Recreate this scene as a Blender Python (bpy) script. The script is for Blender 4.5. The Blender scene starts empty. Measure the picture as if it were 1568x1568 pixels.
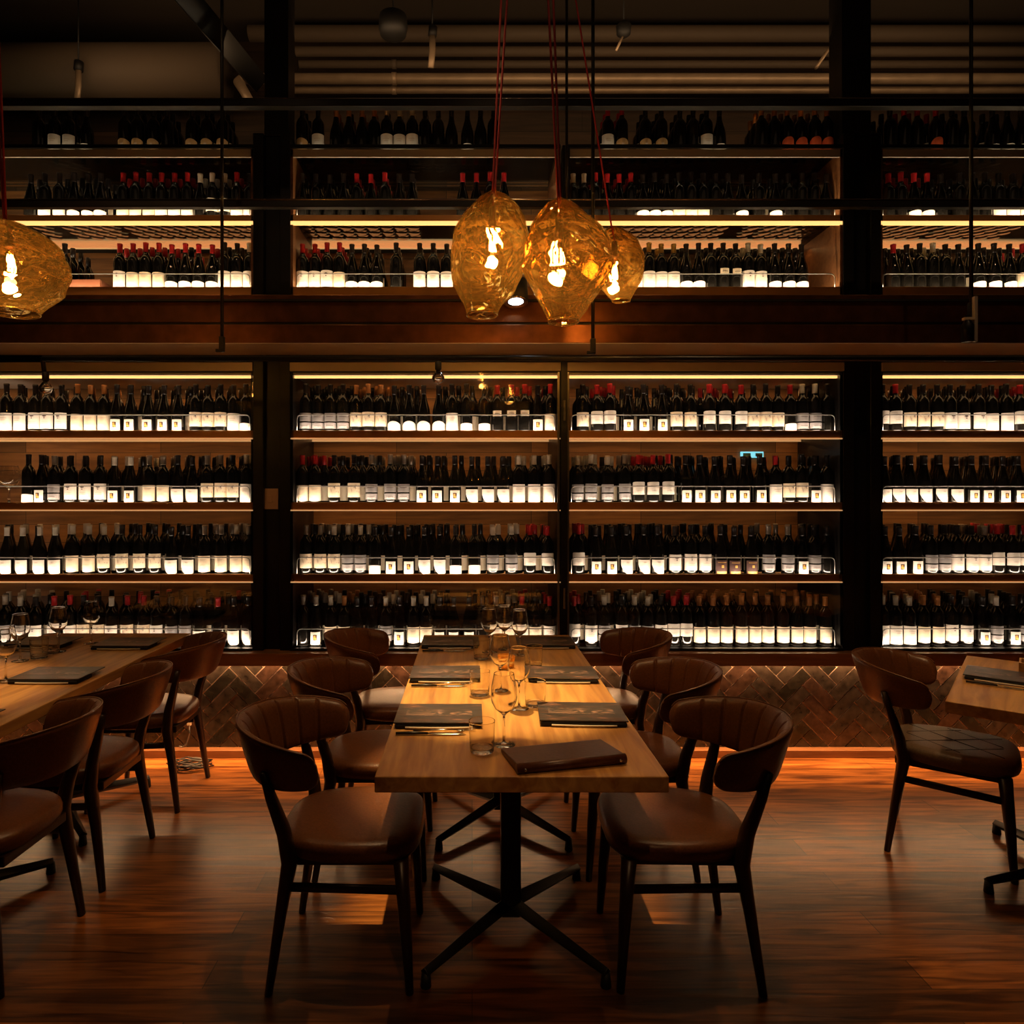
import bpy, math, random
from mathutils import Vector, Matrix, noise
random.seed(7)
C = bpy.context.scene.collection
PI = math.pi
F = 1050.0; H = 1.55; VX = 723.0; VY = 761.0
def X(px, Y): return (px - VX) / F * Y
def Z(py, Y): return H - (py - VY) / F * Y
# ------------------------------------------------------------------ materials
def newmat(name):
    m = bpy.data.materials.new(name); m.use_nodes = True
    nt = m.node_tree; b = nt.nodes['Principled BSDF']
    return m, nt, b
def mat(name, col, rough=0.5, metal=0.0, spec=0.5, bump=0.0, bscale=60, vary=0.0, coat=0.0):
    m, nt, b = newmat(name)
    b.inputs['Base Color'].default_value = (*col, 1); b.inputs['Roughness'].default_value = rough
    b.inputs['Metallic'].default_value = metal; b.inputs['Specular IOR Level'].default_value = spec
    b.inputs['Coat Weight'].default_value = coat
    if bump or vary:
        tc = nt.nodes.new('ShaderNodeTexCoord'); n = nt.nodes.new('ShaderNodeTexNoise')
        n.inputs['Scale'].default_value = bscale; n.inputs['Detail'].default_value = 4
        nt.links.new(tc.outputs['Object'], n.inputs['Vector'])
        if bump:
            bp = nt.nodes.new('ShaderNodeBump'); bp.inputs['Strength'].default_value = bump; bp.inputs['Distance'].default_value = 0.01
            nt.links.new(n.outputs['Fac'], bp.inputs['Height']); nt.links.new(bp.outputs['Normal'], b.inputs['Normal'])
        if vary:
            r = nt.nodes.new('ShaderNodeValToRGB')
            r.color_ramp.elements[0].position = .3; r.color_ramp.elements[1].position = .7
            r.color_ramp.elements[0].color = (*[c * (1 - vary) for c in col], 1)
            r.color_ramp.elements[1].color = (*[min(1, c * (1 + vary)) for c in col], 1)
            nt.links.new(n.outputs['Fac'], r.inputs['Fac']); nt.links.new(r.outputs['Color'], b.inputs['Base Color'])
    return m
def emis(name, col, s):
    m, nt, b = newmat(name)
    b.inputs['Base Color'].default_value = (*col, 1)
    b.inputs['Emission Color'].default_value = (*col, 1); b.inputs['Emission Strength'].default_value = s
    return m
def thin_glass(name, tint=(1, 1, 1), gloss=(1, 1, 1), ior=1.45, rough=0.02):
    m = bpy.data.materials.new(name); m.use_nodes = True; nt = m.node_tree; nt.nodes.clear()
    o = nt.nodes.new('ShaderNodeOutputMaterial'); mx = nt.nodes.new('ShaderNodeMixShader')
    t = nt.nodes.new('ShaderNodeBsdfTransparent'); g = nt.nodes.new('ShaderNodeBsdfGlossy'); f = nt.nodes.new('ShaderNodeFresnel')
    t.inputs['Color'].default_value = (*tint, 1); g.inputs['Color'].default_value = (*gloss, 1); g.inputs['Roughness'].default_value = rough
    f.inputs['IOR'].default_value = ior
    nt.links.new(f.outputs[0], mx.inputs[0]); nt.links.new(t.outputs[0], mx.inputs[1]); nt.links.new(g.outputs[0], mx.inputs[2])
    nt.links.new(mx.outputs[0], o.inputs[0]); return m
def blown_glass(name, col, keep=0.35, ior=1.42, bump=0.0, bscale=9, tcol=None):
    m = bpy.data.materials.new(name); m.use_nodes = True; nt = m.node_tree; nt.nodes.clear()
    o = nt.nodes.new('ShaderNodeOutputMaterial'); mx = nt.nodes.new('ShaderNodeMixShader')
    t = nt.nodes.new('ShaderNodeBsdfTransparent'); g = nt.nodes.new('ShaderNodeBsdfGlass')
    t.inputs['Color'].default_value = (*(tcol or col), 1); g.inputs['Color'].default_value = (*col, 1)
    g.inputs['Roughness'].default_value = 0.0; g.inputs['IOR'].default_value = ior
    mx.inputs[0].default_value = 1 - keep
    if bump:
        tc = nt.nodes.new('ShaderNodeTexCoord'); n = nt.nodes.new('ShaderNodeTexNoise'); bp = nt.nodes.new('ShaderNodeBump')
        n.inputs['Scale'].default_value = bscale; n.inputs['Detail'].default_value = 1.5; n.inputs['Distortion'].default_value = 1.2
        bp.inputs['Strength'].default_value = bump; bp.inputs['Distance'].default_value = .03
        nt.links.new(tc.outputs['Object'], n.inputs['Vector']); nt.links.new(n.outputs['Fac'], bp.inputs['Height'])
        nt.links.new(bp.outputs['Normal'], g.inputs['Normal'])
    nt.links.new(t.outputs[0], mx.inputs[1]); nt.links.new(g.outputs[0], mx.inputs[2]); nt.links.new(mx.outputs[0], o.inputs[0])
    return m
def wood(name, c1, c2, rough, plank=None, axis='X', scale=1.0, bump=0.15, seam=.15):
    """grain stretched along axis; plank=(length,width) adds board seams"""
    m, nt, b = newmat(name); L = nt.links.new
    tc = nt.nodes.new('ShaderNodeTexCoord'); mp = nt.nodes.new('ShaderNodeMapping')
    L(tc.outputs['Object'], mp.inputs['Vector'])
    s = {'X': (1.2, 14, 14), 'Y': (14, 1.2, 14), 'Z': (14, 14, 1.2)}[axis]
    mp.inputs['Scale'].default_value = [v * scale for v in s]
    n = nt.nodes.new('ShaderNodeTexNoise'); n.inputs['Scale'].default_value = 1.6; n.inputs['Detail'].default_value = 7; n.inputs['Distortion'].default_value = .9
    L(mp.outputs[0], n.inputs['Vector'])
    r = nt.nodes.new('ShaderNodeValToRGB'); r.color_ramp.elements[0].position = .32; r.color_ramp.elements[1].position = .68
    r.color_ramp.elements[0].color = (*c1, 1); r.color_ramp.elements[1].color = (*c2, 1)
    L(n.outputs['Fac'], r.inputs['Fac'])
    b.inputs['Roughness'].default_value = rough
    out = r.outputs['Color']
    if plank:
        br = nt.nodes.new('ShaderNodeTexBrick'); br.offset = .37; br.inputs['Scale'].default_value = 1
        br.inputs['Brick Width'].default_value = plank[0]; br.inputs['Row Height'].default_value = plank[1]
        br.inputs['Mortar Size'].default_value = .0022; br.inputs['Mortar Smooth'].default_value = .3
        br.inputs['Color1'].default_value = (.45, .45, .45, 1); br.inputs['Color2'].default_value = (1.25, 1.2, 1.1, 1); br.inputs['Mortar'].default_value = (seam, seam, seam, 1)
        if axis == 'Y':
            mp2 = nt.nodes.new('ShaderNodeMapping'); mp2.inputs['Rotation'].default_value = (0, 0, PI / 2); L(tc.outputs['Object'], mp2.inputs['Vector']); L(mp2.outputs[0], br.inputs['Vector'])
        elif plank[2:] == ('XZ',):
            sx = nt.nodes.new('ShaderNodeSeparateXYZ'); cx = nt.nodes.new('ShaderNodeCombineXYZ')
            L(tc.outputs['Object'], sx.inputs[0]); L(sx.outputs['X'], cx.inputs['X']); L(sx.outputs['Z'], cx.inputs['Y']); L(cx.outputs[0], br.inputs['Vector'])
        else: L(tc.outputs['Object'], br.inputs['Vector'])
        mm = nt.nodes.new('ShaderNodeMixRGB'); mm.blend_type = 'MULTIPLY'; mm.inputs[0].default_value = 1
        L(out, mm.inputs[1]); L(br.outputs['Color'], mm.inputs[2]); out = mm.outputs[0]
    L(out, b.inputs['Base Color'])
    bp = nt.nodes.new('ShaderNodeBump'); bp.inputs['Strength'].default_value = bump; bp.inputs['Distance'].default_value = .004
    L(n.outputs['Fac'], bp.inputs['Height']); L(bp.outputs['Normal'], b.inputs['Normal'])
    return m
def menu_mat():
    m, nt, b = newmat('menu_print'); L = nt.links.new
    tc = nt.nodes.new('ShaderNodeTexCoord'); mp = nt.nodes.new('ShaderNodeMapping'); mp.inputs['Scale'].default_value = (5, 26, 5)
    n = nt.nodes.new('ShaderNodeTexNoise'); n.inputs['Scale'].default_value = 1.6; n.inputs['Detail'].default_value = 6; n.inputs['Distortion'].default_value = 1.6
    L(tc.outputs['Object'], mp.inputs[0]); L(mp.outputs[0], n.inputs['Vector'])
    r = nt.nodes.new('ShaderNodeValToRGB'); e = r.color_ramp.elements
    e[0].position = .35; e[0].color = (.03, .022, .02, 1); e[1].position = .60; e[1].color = (.10, .045, .03, 1)
    k = e.new(.48); k.color = (.05, .045, .045, 1); k = e.new(.68); k.color = (.25, .12, .08, 1)
    L(n.outputs['Fac'], r.inputs['Fac']); L(r.outputs['Color'], b.inputs['Base Color']); b.inputs['Roughness'].default_value = .28
    return m
M = {}
M['black'] = mat('black_steel', (.010, .008, .007), .38, .3)
M['blackm'] = mat('matte_black', (.008, .007, .006), .6)
M['bronze'] = mat('bronze_steel', (.20, .075, .028), .33, .85, bump=.05, bscale=12, vary=.25)
M['copper'] = mat('copper_strip', (.88, .47, .18), .36, .35, bump=.04, bscale=18)
M['grey'] = mat('satin_grey', (.58, .50, .42), .45, .25)
M['pipe'] = mat('pipe_steel', (.34, .24, .15), .42, .35, vary=.15, bscale=8)
M['duct'] = mat('duct_paint', (.12, .085, .055), .7)
M['ceil'] = mat('ceiling_paint', (.04, .028, .018), .9)
M['wallr'] = wood('wall_boards', (.05, .03, .015), (.09, .05, .026), .7, (1.4, .16, 'XZ'))
M['back'] = wood('cabinet_boards', (.13, .055, .016), (.30, .14, .045), .55, (.9, .12, 'XZ'))
M['floor'] = wood('floor_planks', (.085, .024, .006), (.47, .165, .036), .28, (2.3, .135), bump=.25, seam=.22, scale=1.5)
M['oak'] = wood('table_oak', (.36, .150, .042), (.68, .36, .105), .36, None, 'Y', 1.0, .10)
M['brown_wood'] = wood('dark_wood', (.016, .006, .003), (.034, .011, .005), .34, None, 'Z', 1.0, .08)
M['ledge'] = wood('ledge_wood', (.18, .07, .025), (.30, .13, .05), .4, None, 'X')
M['leather'] = mat('tan_leather', (.150, .050, .015), .33, 0, .5, bump=.08, bscale=140, vary=.22)
M['leather2'] = mat('grey_brown_leather', (.14, .085, .048), .40, 0, .5, bump=.08, bscale=140, vary=.2)
M['folder'] = mat('folder_leather', (.085, .026, .010), .34, 0, .5, bump=.06, bscale=90, vary=.2)
M['menu'] = menu_mat()
M['napkin'] = mat('dark_napkin', (.012, .010, .009), .9, bump=.1, bscale=200)
M['napkinw'] = mat('pale_napkin', (.72, .60, .45), .85)
M['steel'] = mat('cutlery_steel', (.75, .72, .68), .16, 1.0)
M['rod'] = mat('guard_steel', (.34, .31, .28), .28, .9)
M['bottle'] = mat('bottle_glass_dark', (.006, .005, .004), .06, 0, .7)
M['bottleg'] = mat('bottle_glass_olive', (.012, .013, .004), .07, 0, .7)
M['base'] = mat('bottle_base_glint', (.75, .70, .60), .22, .8, 1)  # pale metallic colour stands in for light glinting through the bottle bottoms
M['paper'] = mat('label_paper', (.90, .82, .72), .55)
M['cream'] = mat('label_cream', (.86, .72, .52), .55)
M['silver'] = mat('label_silver', (.36, .33, .32), .42, .3)
M['tan'] = mat('label_tan', (.55, .33, .14), .55)
M['orange'] = mat('label_orange', (.62, .10, .03), .5)
M['ink'] = mat('label_ink', (.06, .02, .015), .6)
M['gold'] = mat('label_gold', (.62, .34, .08), .4)
M['inkf'] = mat('label_faint_print', (.62, .46, .33), .6)
CAP = {'d': ('dark', mat('capsule_black', (.018, .012, .010), .32)), 'r': ('red', mat('capsule_red', (.52, .018, .022), .35)),
       'w': ('white', mat('capsule_white', (.66, .58, .47), .4)), 'c': ('copper', mat('capsule_copper', (.50, .20, .06), .35, .3)),
       's': ('silver', mat('capsule_silver', (.38, .31, .25), .3, .5)), 'g': ('gold', mat('capsule_gold', (.55, .33, .08), .35, .4))}
M['pane'] = thin_glass('door_pane_glass')
M['shelfglass'] = thin_glass('shelf_glass', (.86, .90, .88), ior=1.5, rough=.05)
M['amber'] = blown_glass('amber_blown_glass', (1.0, .86, .56), .42, 1.45, .5, 6, (.97, .80, .50))
def add_glow(m, col, f):
    nt = m.node_tree; o = [n for n in nt.nodes if n.type == 'OUTPUT_MATERIAL'][0]; src = o.inputs[0].links[0].from_socket
    mx = nt.nodes.new('ShaderNodeMixShader'); tr = nt.nodes.new('ShaderNodeBsdfTranslucent'); tr.inputs[0].default_value = (*col, 1)
    mx.inputs[0].default_value = f; nt.links.new(src, mx.inputs[1]); nt.links.new(tr.outputs[0], mx.inputs[2]); nt.links.new(mx.outputs[0], o.inputs[0])
add_glow(M['amber'], (1, .68, .24), .009)
M['clear'] = blown_glass('clear_glass', (.99, .98, .96), .0, 1.45)
M['bulbglass'] = thin_glass('bulb_glass', (1, .88, .66))
M['filament'] = emis('glowing_filament', (1, .60, .24), 260)
M['led'] = emis('led_strip', (1, .55, .17), 1.5)
M['leddim'] = emis('led_strip_dim', (1, .55, .22), .45)
M['spotlens'] = emis('spot_lens', (.86, .90, 1.0), 9)
M['exit'] = emis('sign_glow', (.15, .55, .70), 1.3)
M['exitg'] = mat('sign_panel', (.01, .10, .07), .4)
M['cord'] = mat('red_cord', (.36, .012, .010), .7)
M['plate'] = mat('switch_plate', (.42, .27, .17), .45)
M['brick'] = mat('glazed_brick', (.040, .027, .018), .24, 0, .6, bump=.25, bscale=26, vary=.5)
M['brickr'] = mat('glazed_brick_red', (.055, .027, .016), .24, 0, .6, bump=.25, bscale=26, vary=.5)
M['brickk'] = mat('glazed_brick_black', (.022, .016, .010), .2, 0, .6, bump=.25, bscale=26, vary=.4)
M['grout'] = mat('pale_grout', (.78, .56, .38), .7)
M['cable'] = mat('black_cable', (.012, .010, .010), .35)
M['box'] = mat('wooden_crate', (.22, .07, .03), .6)
# ------------------------------------------------------------------ mesh builder
class MB:
    def __init__(s): s.v = []; s.f = []; s.m = []; s.sm = []
    def add(s, vs, fs, m=0, sm=False):
        o = len(s.v); s.v.extend([tuple(v) for v in vs])
        for f in fs: s.f.append([i + o for i in f]); s.m.append(m); s.sm.append(sm)
        return s
    def box(s, x0, x1, y0, y1, z0, z1, m=0):
        vs = [(x, y, z) for x in (x0, x1) for y in (y0, y1) for z in (z0, z1)]
        return s.add(vs, [(0, 1, 3, 2), (4, 6, 7, 5), (0, 4, 5, 1), (2, 3, 7, 6), (0, 2, 6, 4), (1, 5, 7, 3)], m)
    def boxm(s, mtx, sx, sy, sz, m=0):
        vs = [mtx @ Vector((x * sx / 2, y * sy / 2, z * sz / 2)) for x in (-1, 1) for y in (-1, 1) for z in (-1, 1)]
        return s.add(vs, [(0, 1, 3, 2), (4, 6, 7, 5), (0, 4, 5, 1), (2, 3, 7, 6), (0, 2, 6, 4), (1, 5, 7, 3)], m)
    def loft(s, rings, m=0, cap=True, sm=True, closed=True):
        n = len(rings[0]); vs = [p for r in rings for p in r]; fs = []
        for i in range(len(rings) - 1):
            for j in range(n if closed else n - 1):
                k = (j + 1) % n
                fs.append((i * n + j, i * n + k, (i + 1) * n + k, (i + 1) * n + j))
        if cap and closed:
            fs.append(tuple(range(n))[::-1]); fs.append(tuple(range((len(rings) - 1) * n, len(rings) * n)))
        return s.add(vs, fs, m, sm)
    def lathe(s, prof, seg=16, c=(0, 0, 0), m=0, mtx=None, cap=True):
        rings = []
        for r, z in prof:
            ring = [Vector((r * math.cos(2 * PI * j / seg), r * math.sin(2 * PI * j / seg), z)) for j in range(seg)]
            rings.append([(mtx @ p if mtx else p) + Vector(c) for p in ring])
        return s.loft(rings, m, cap)
    def tube(s, pts, r, seg=8, m=0, cap=True, sq=None):
        pts = [Vector(p) for p in pts]; rs = r if isinstance(r, (list, tuple)) else [r] * len(pts)
        rings = []; up = None
        for i, p in enumerate(pts):
            d = (pts[min(i + 1, len(pts) - 1)] - pts[max(i - 1, 0)]).normalized()
            if up is None: up = Vector((0, 0, 1)) if abs(d.z) < .9 else Vector((0, 1, 0))
            a = d.cross(up).normalized(); b = a.cross(d).normalized(); up = b
            e = sq or (1, 1)
            rings.append([p + (a * math.cos(2 * PI * j / seg) * e[0] + b * math.sin(2 * PI * j / seg) * e[1]) * rs[i] for j in range(seg)])
        return s.loft(rings, m, cap)
    def build(s, name, mats, parent=None, bevel=0, autosm=False, sub=0):
        me = bpy.data.meshes.new(name); me.from_pydata(s.v, [], s.f)
        if not isinstance(mats, (list, tuple)): mats = [mats]
        for m in mats: me.materials.append(m)
        me.polygons.foreach_set('material_index', s.m); me.polygons.foreach_set('use_smooth', s.sm); me.update()
        o = bpy.data.objects.new(name, me); C.objects.link(o)
        if parent: o.parent = parent
        if bevel:
            b = o.modifiers.new('bevel', 'BEVEL'); b.width = bevel; b.segments = 3; b.limit_method = 'ANGLE'; b.angle_limit = .6
        if sub:
            b = o.modifiers.new('sub', 'SUBSURF'); b.levels = sub; b.render_levels = sub
        return o
def tag(o, label=None, cat=None, group=None, kind=None):
    if label: o['label'] = label
    if cat: o['category'] = cat
    if group: o['group'] = group
    if kind: o['kind'] = kind
    return o
def thing(name, label, cat, loc=(0, 0, 0), rz=0, group=None):
    o = bpy.data.objects.new(name, None); C.objects.link(o); o.location = loc; o.rotation_euler = (0, 0, rz); o.empty_display_size = .05
    return tag(o, label, cat, group)
def copy_tree(o, parent=None):
    c = o.copy(); C.objects.link(c)
    if parent: c.parent = parent
    for ch in list(o.children): copy_tree(ch, c)
    return c
def area(name, loc, rot, sx, sy, power, col=(1, .78, .5), spread=None):
    l = bpy.data.lights.new(name, 'AREA'); l.shape = 'RECTANGLE'; l.size = sx; l.size_y = sy; l.energy = power; l.color = col
    if spread: l.spread = spread
    o = bpy.data.objects.new(name, l); C.objects.link(o); o.location = loc; o.rotation_euler = rot; return o
def spot(name, loc, target, power, ang, blend=.3, r=.03, col=(1, .66, .34)):
    l = bpy.data.lights.new(name, 'SPOT'); l.energy = power; l.spot_size = math.radians(ang); l.spot_blend = blend; l.shadow_soft_size = r; l.color = col
    o = bpy.data.objects.new(name, l); C.objects.link(o); o.location = loc
    o.rotation_euler = (Vector(target) - Vector(loc)).to_track_quat('-Z', 'Y').to_euler(); return o
def struct(name, mb, m, bevel=0, label=None, cat=None):
    o = mb.build(name, m, bevel=bevel); o['kind'] = 'structure'
    if label: tag(o, label, cat)
    return o
# ------------------------------------------------------------------ the room
GY = 4.05                                        # plane of the cabinet fronts
XL, XR = -4.6, 5.4
struct('floor', MB().box(XL, XR, -1.5, 5.6, -.05, 0), M['floor'], label='dark glossy wooden plank floor', cat='floor')
struct('ceiling', MB().box(XL, XR, -1.5, 5.6, 5.2, 5.25), M['ceil'], label='dark painted ceiling above the pipes', cat='ceiling')
struct('wall_back', MB().box(XL, XR, 5.5, 5.6, 0, 5.2), M['wallr'], label='dark boarded rear wall behind the upper shelves', cat='wall')
struct('wall_left', MB().box(XL - .1, XL, -1.5, 5.6, 0, 5.2), M['wallr'], label='dark side wall beyond the left tables', cat='wall')
struct('wall_right', MB().box(XR, XR + .1, -1.5, 5.6, 0, 5.2), M['wallr'], label='dark side wall beyond the right table', cat='wall')
# herringbone brick plinth under the cabinets
BY = 4.13
def brick_wall():
    mb = MB(); x0, x1, z0, z1 = XL + .05, XR - .05, .045, .645
    L, W, g = .222, .074, .0055
    c45 = math.cos(PI / 4)
    def clip(poly):
        for ax, lim, sgn in ((0, x0, 1), (0, x1, -1), (1, z0, 1), (1, z1, -1)):
            out = []
            for i in range(len(poly)):
                a = poly[i]; b = poly[(i + 1) % len(poly)]
                da = (a[ax] - lim) * sgn; db = (b[ax] - lim) * sgn
                if da >= 0: out.append(a)
                if da * db < 0:
                    t = da / (da - db); out.append((a[0] + t * (b[0] - a[0]), a[1] + t * (b[1] - a[1])))
            poly = out
            if len(poly) < 3: return None
        return poly
    R = random.Random(3); s = {}
    mb.box(x0, x1, BY + .004, BY + .05, z0, z1, 0)
    for i in range(-70, 90):
        for j in range(-70, 90):
            k = (i - j) % 6
            if k == 0: rect = (i * W, j * W, 3 * W, W)
            elif k == 5: rect = (i * W, j * W, W, 3 * W)
            else: continue
            a, b, w, h = rect
            cs = [(a + g / 2, b + g / 2), (a + w - g / 2, b + g / 2), (a + w - g / 2, b + h - g / 2), (a + g / 2, b + h - g / 2)]
            cs = [((p - q) * c45, (p + q) * c45) for p, q in cs]
            if max(p[0] for p in cs) < x0 or min(p[0] for p in cs) > x1 or max(p[1] for p in cs) < z0 or min(p[1] for p in cs) > z1: continue
            poly = clip(cs)
            if not poly: continue
            y = BY - R.uniform(.001, .005); n = len(poly)
            cx = sum(p[0] for p in poly) / n; cz = sum(p[1] for p in poly) / n
            t1 = R.uniform(-.014, .014); t2 = R.uniform(-.014, .014)
            fr = [(cx + (p[0] - cx) * .985, y + t1 * (p[0] - cx) + t2 * (p[1] - cz), cz + (p[1] - cz) * .985) for p in poly]
            bk = [(p[0], BY + .006, p[1]) for p in poly]
            fs = [tuple(range(n))] + [(q, n + q, n + (q + 1) % n, (q + 1) % n) for q in range(n)]
            mb.add(fr + bk, fs, R.choice([1, 1, 1, 2, 3]))
    return mb
o = brick_wall().build('wall_plinth', [M['grout'], M['brick'], M['brickr'], M['brickk']])
tag(o, 'herringbone wall of dark glazed bricks under the wine cabinets', 'wall', kind='structure')
struct('baseboard_back', MB().box(XL, XR, 4.07, 4.14, 0, .045), M['ledge'], .003, 'reddish wooden skirting below the herringbone bricks', 'baseboard')
struct('trim_1', MB().box(XL, XR, 3.98, 4.5, .598, .644).box(XL, XR, 3.97, 3.985, .57, .644), M['ledge'], .003, 'wooden ledge running below the wine cabinets', 'ledge')
# ------------------------------------------------------------------ steel columns and beams
def column(pxa, pxb, pxc, pxd, label):
    t = thing('steel_column', label, 'column', ((X(pxa, GY) + X(pxb, GY)) / 2, 4.1, .645)); cx = t.location.x
    a, b, c, d = [X(p, GY) - cx for p in (pxa, pxb, pxc, pxd)]
    w = b - a
    m = MB(); m.box(a, a + w * .28, -.06, .5, 0, 3.05); m.box(b - w * .28, b, -.06, .5, 0, 3.05); m.box(a + w * .28, b - w * .28, -.02, .5, 0, 3.05)
    m.build('shaft', M['black'], t, .003)
    MB().box(c, d, -.03, .12, 3.05, 4.5).build('upper_shaft', M['black'], t, .003)
    return t
column(388, 445, 403, 440, 'black steel column with a small switch plate on it')
column(1290, 1348, 1292, 1337, 'black steel column right of centre, behind the right foreground chair')
t = thing('switch_plate', 'small beige switch plate on the left steel column', 'switch', (X(414, 4.08), 4.078, Z(764, 4.08)))
MB().box(-.05, .05, -.008, 0, -.062, .062).build('plate', M['plate'], t, .003)
MB().box(-.014, .014, -.0125, -.008, -.02, .02).build('rocker', M['plate'], t, .001)
BF = 3.72
t = thing('steel_beam', 'bronze brown steel beam spanning above the lower wine cabinets', 'beam', (0, BF, 2.386))
MB().box(XL, XR, .0, .30, -.004, .0).build('soffit', M['grey'], t)
MB().box(XL, XR, 0, .02, 0, .10).build('lower_web', M['bronze'], t, .003)
MB().box(XL, XR, .02, .04, .10, .115).build('groove', M['blackm'], t)
MB().box(XL, XR, .008, .03, .115, .225).build('upper_web', M['bronze'], t, .003)
MB().box(XL, XR, -.01, .30, .225, .235).build('top_flange', M['blackm'], t)
MB().box(XL, XR, .02, .07, .236, .268).build('cap_rail', M['bronze'], t, .004)
# ------------------------------------------------------------------ cabinets
LOW = [(-430, 388, 'far-left'), (445, 858, 'centre-left'), (868, 1290, 'centre-right'), (1348, 1900, 'far-right')]
LZ = [2.012 - .055 - .008, 0, 0, 0]
LZ = [Z(659, GY), Z(769, GY), Z(879, GY), Z(989, GY)]      # top of the fascia strips
UZ = [Z(439, GY), Z(329, GY), Z(226, GY)]
DEP = .45
def fillet(pts, r, n=5):
    out = [Vector(pts[0])]
    for i in range(1, len(pts) - 1):
        a, b, c = Vector(pts[i - 1]), Vector(pts[i]), Vector(pts[i + 1]); u = (a - b).normalized() * r; w = (c - b).normalized() * r
        for k in range(n + 1):
            s = k / n; out.append((b + u) * (1 - s) ** 2 + b * 2 * s * (1 - s) + (b + w) * s * s)
    out.append(Vector(pts[-1])); return out
LED = .23
for bi, (pa, pb, nm) in enumerate(LOW):
    xa, xb = X(pa, GY), X(pb, GY); w = xb - xa
    desc = {'far-left': 'left of the left column', 'centre-left': 'between left column and centre mullion', 'centre-right': 'between centre mullion and right column', 'far-right': 'right of the right column'}[nm]
    t = thing('wine_cabinet', f'lit glass-fronted wine cabinet {desc}', 'cabinet', (xa, GY, .646))
    def W(z): return z - .646
    MB().box(0, w, .53, .55, 0, 1.64).build('back_panel', M['back'], t)
    m = MB().box(.0, .014, .0, .53, .03, 1.64).box(w - .014, w, .0, .53, .03, 1.64)
    m.box(0, w, .0, .53, 1.64, 1.70).box(0, w, -.02, .53, 0, W(LZ[3]) - .012)
    m.build('carcass', M['black'], t)
    MB().box(0, w, -.022, -.002, 1.645, 1.695).build('header', M['grey'], t, .002)
    if bi in (1, 2):
        for fx in ((.26, w - .26) if 0 else ()): pass
        m = MB(); sx = w - .012 if bi == 1 else .006
        m.box(sx - .006, sx + .006, -.01, .0, .04, 1.64)
        m.build('door_frame', M['rod'], t)
    for k, z in enumerate(LZ):
        if k < 3:
            fa = MB().box(.0, w, .0, .010, W(z) - .044, W(z)).build('shelf_lip', M['copper'], t, .0015)
            MB().box(.0, w, -.001, .014, W(z) - .052, W(z) - .045).build('light_strip', M['leddim'], t)
        MB().box(.014, w - .014, .03, .03 + DEP, W(z) - .022, W(z) - .012).build('glass_shelf', M['shelfglass'] if k < 3 else M['grey'], t)
        if k < 3: MB().box(.014, w - .014, .03 + DEP, .035 + DEP, W(z) - .028, W(z) - .010).build('rear_strip', M['leddim'], t)
        e0 = .03 if bi != 0 else .03
        pts = fillet([(e0, .028, W(z) - .012), (e0, .028, W(z) + .095), (w - e0, .028, W(z) + .095), (w - e0, .028, W(z) - .012)], .03)
        MB().tube(pts, .0032, 6).build('guard_rail', M['rod'], t)
        # lamps: strip behind the lip throwing light up and back on the labels
        vis = (max(xa, -3.2), min(xb, 3.7)); cx = (vis[0] + vis[1]) / 2; lw = vis[1] - vis[0] - .06
        pw = 6.0 * lw * {0: 1.15, 1: .95, 2: .9, 3: 1.15}[k]
        area('shelf_light', (cx, GY + .020, z + .002), (math.radians(180 - 38), 0, 0), lw, .012, pw * LED, (1, .78, .58))
        area('rear_light', (cx, GY + .36, (LZ[k - 1] - .06) if k else 2.25), (math.radians(12), 0, 0), lw, .02, [1.1, .8, .55, .10][k] * lw, (1, .50, .17))
    MB().box(.0, w, -.004, .0, W(LZ[3]) - .012, 1.645).build('door_pane', M['pane'], t)
    MB().box(0, w, .005, .52, 1.625, 1.639).build('top_strip', M['grey'], t)
    MB().box(.014, w - .014, .03, .045, 1.612, 1.624).build('top_light_strip', M['led'], t)
# mullion
t = thing('cabinet_mullion', 'thin black mullion between the two middle wine cabinets', 'mullion', (X(863, GY), GY, .646))
MB().box(-.019, .019, -.03, .03, 0, 1.70).build('post', M['black'], t, .002)
for k, z in enumerate((.25, 1.35)): MB().box(-.006, .006, -.045, -.03, z, z + .12).build('pull', M['rod'], t, .002)
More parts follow.
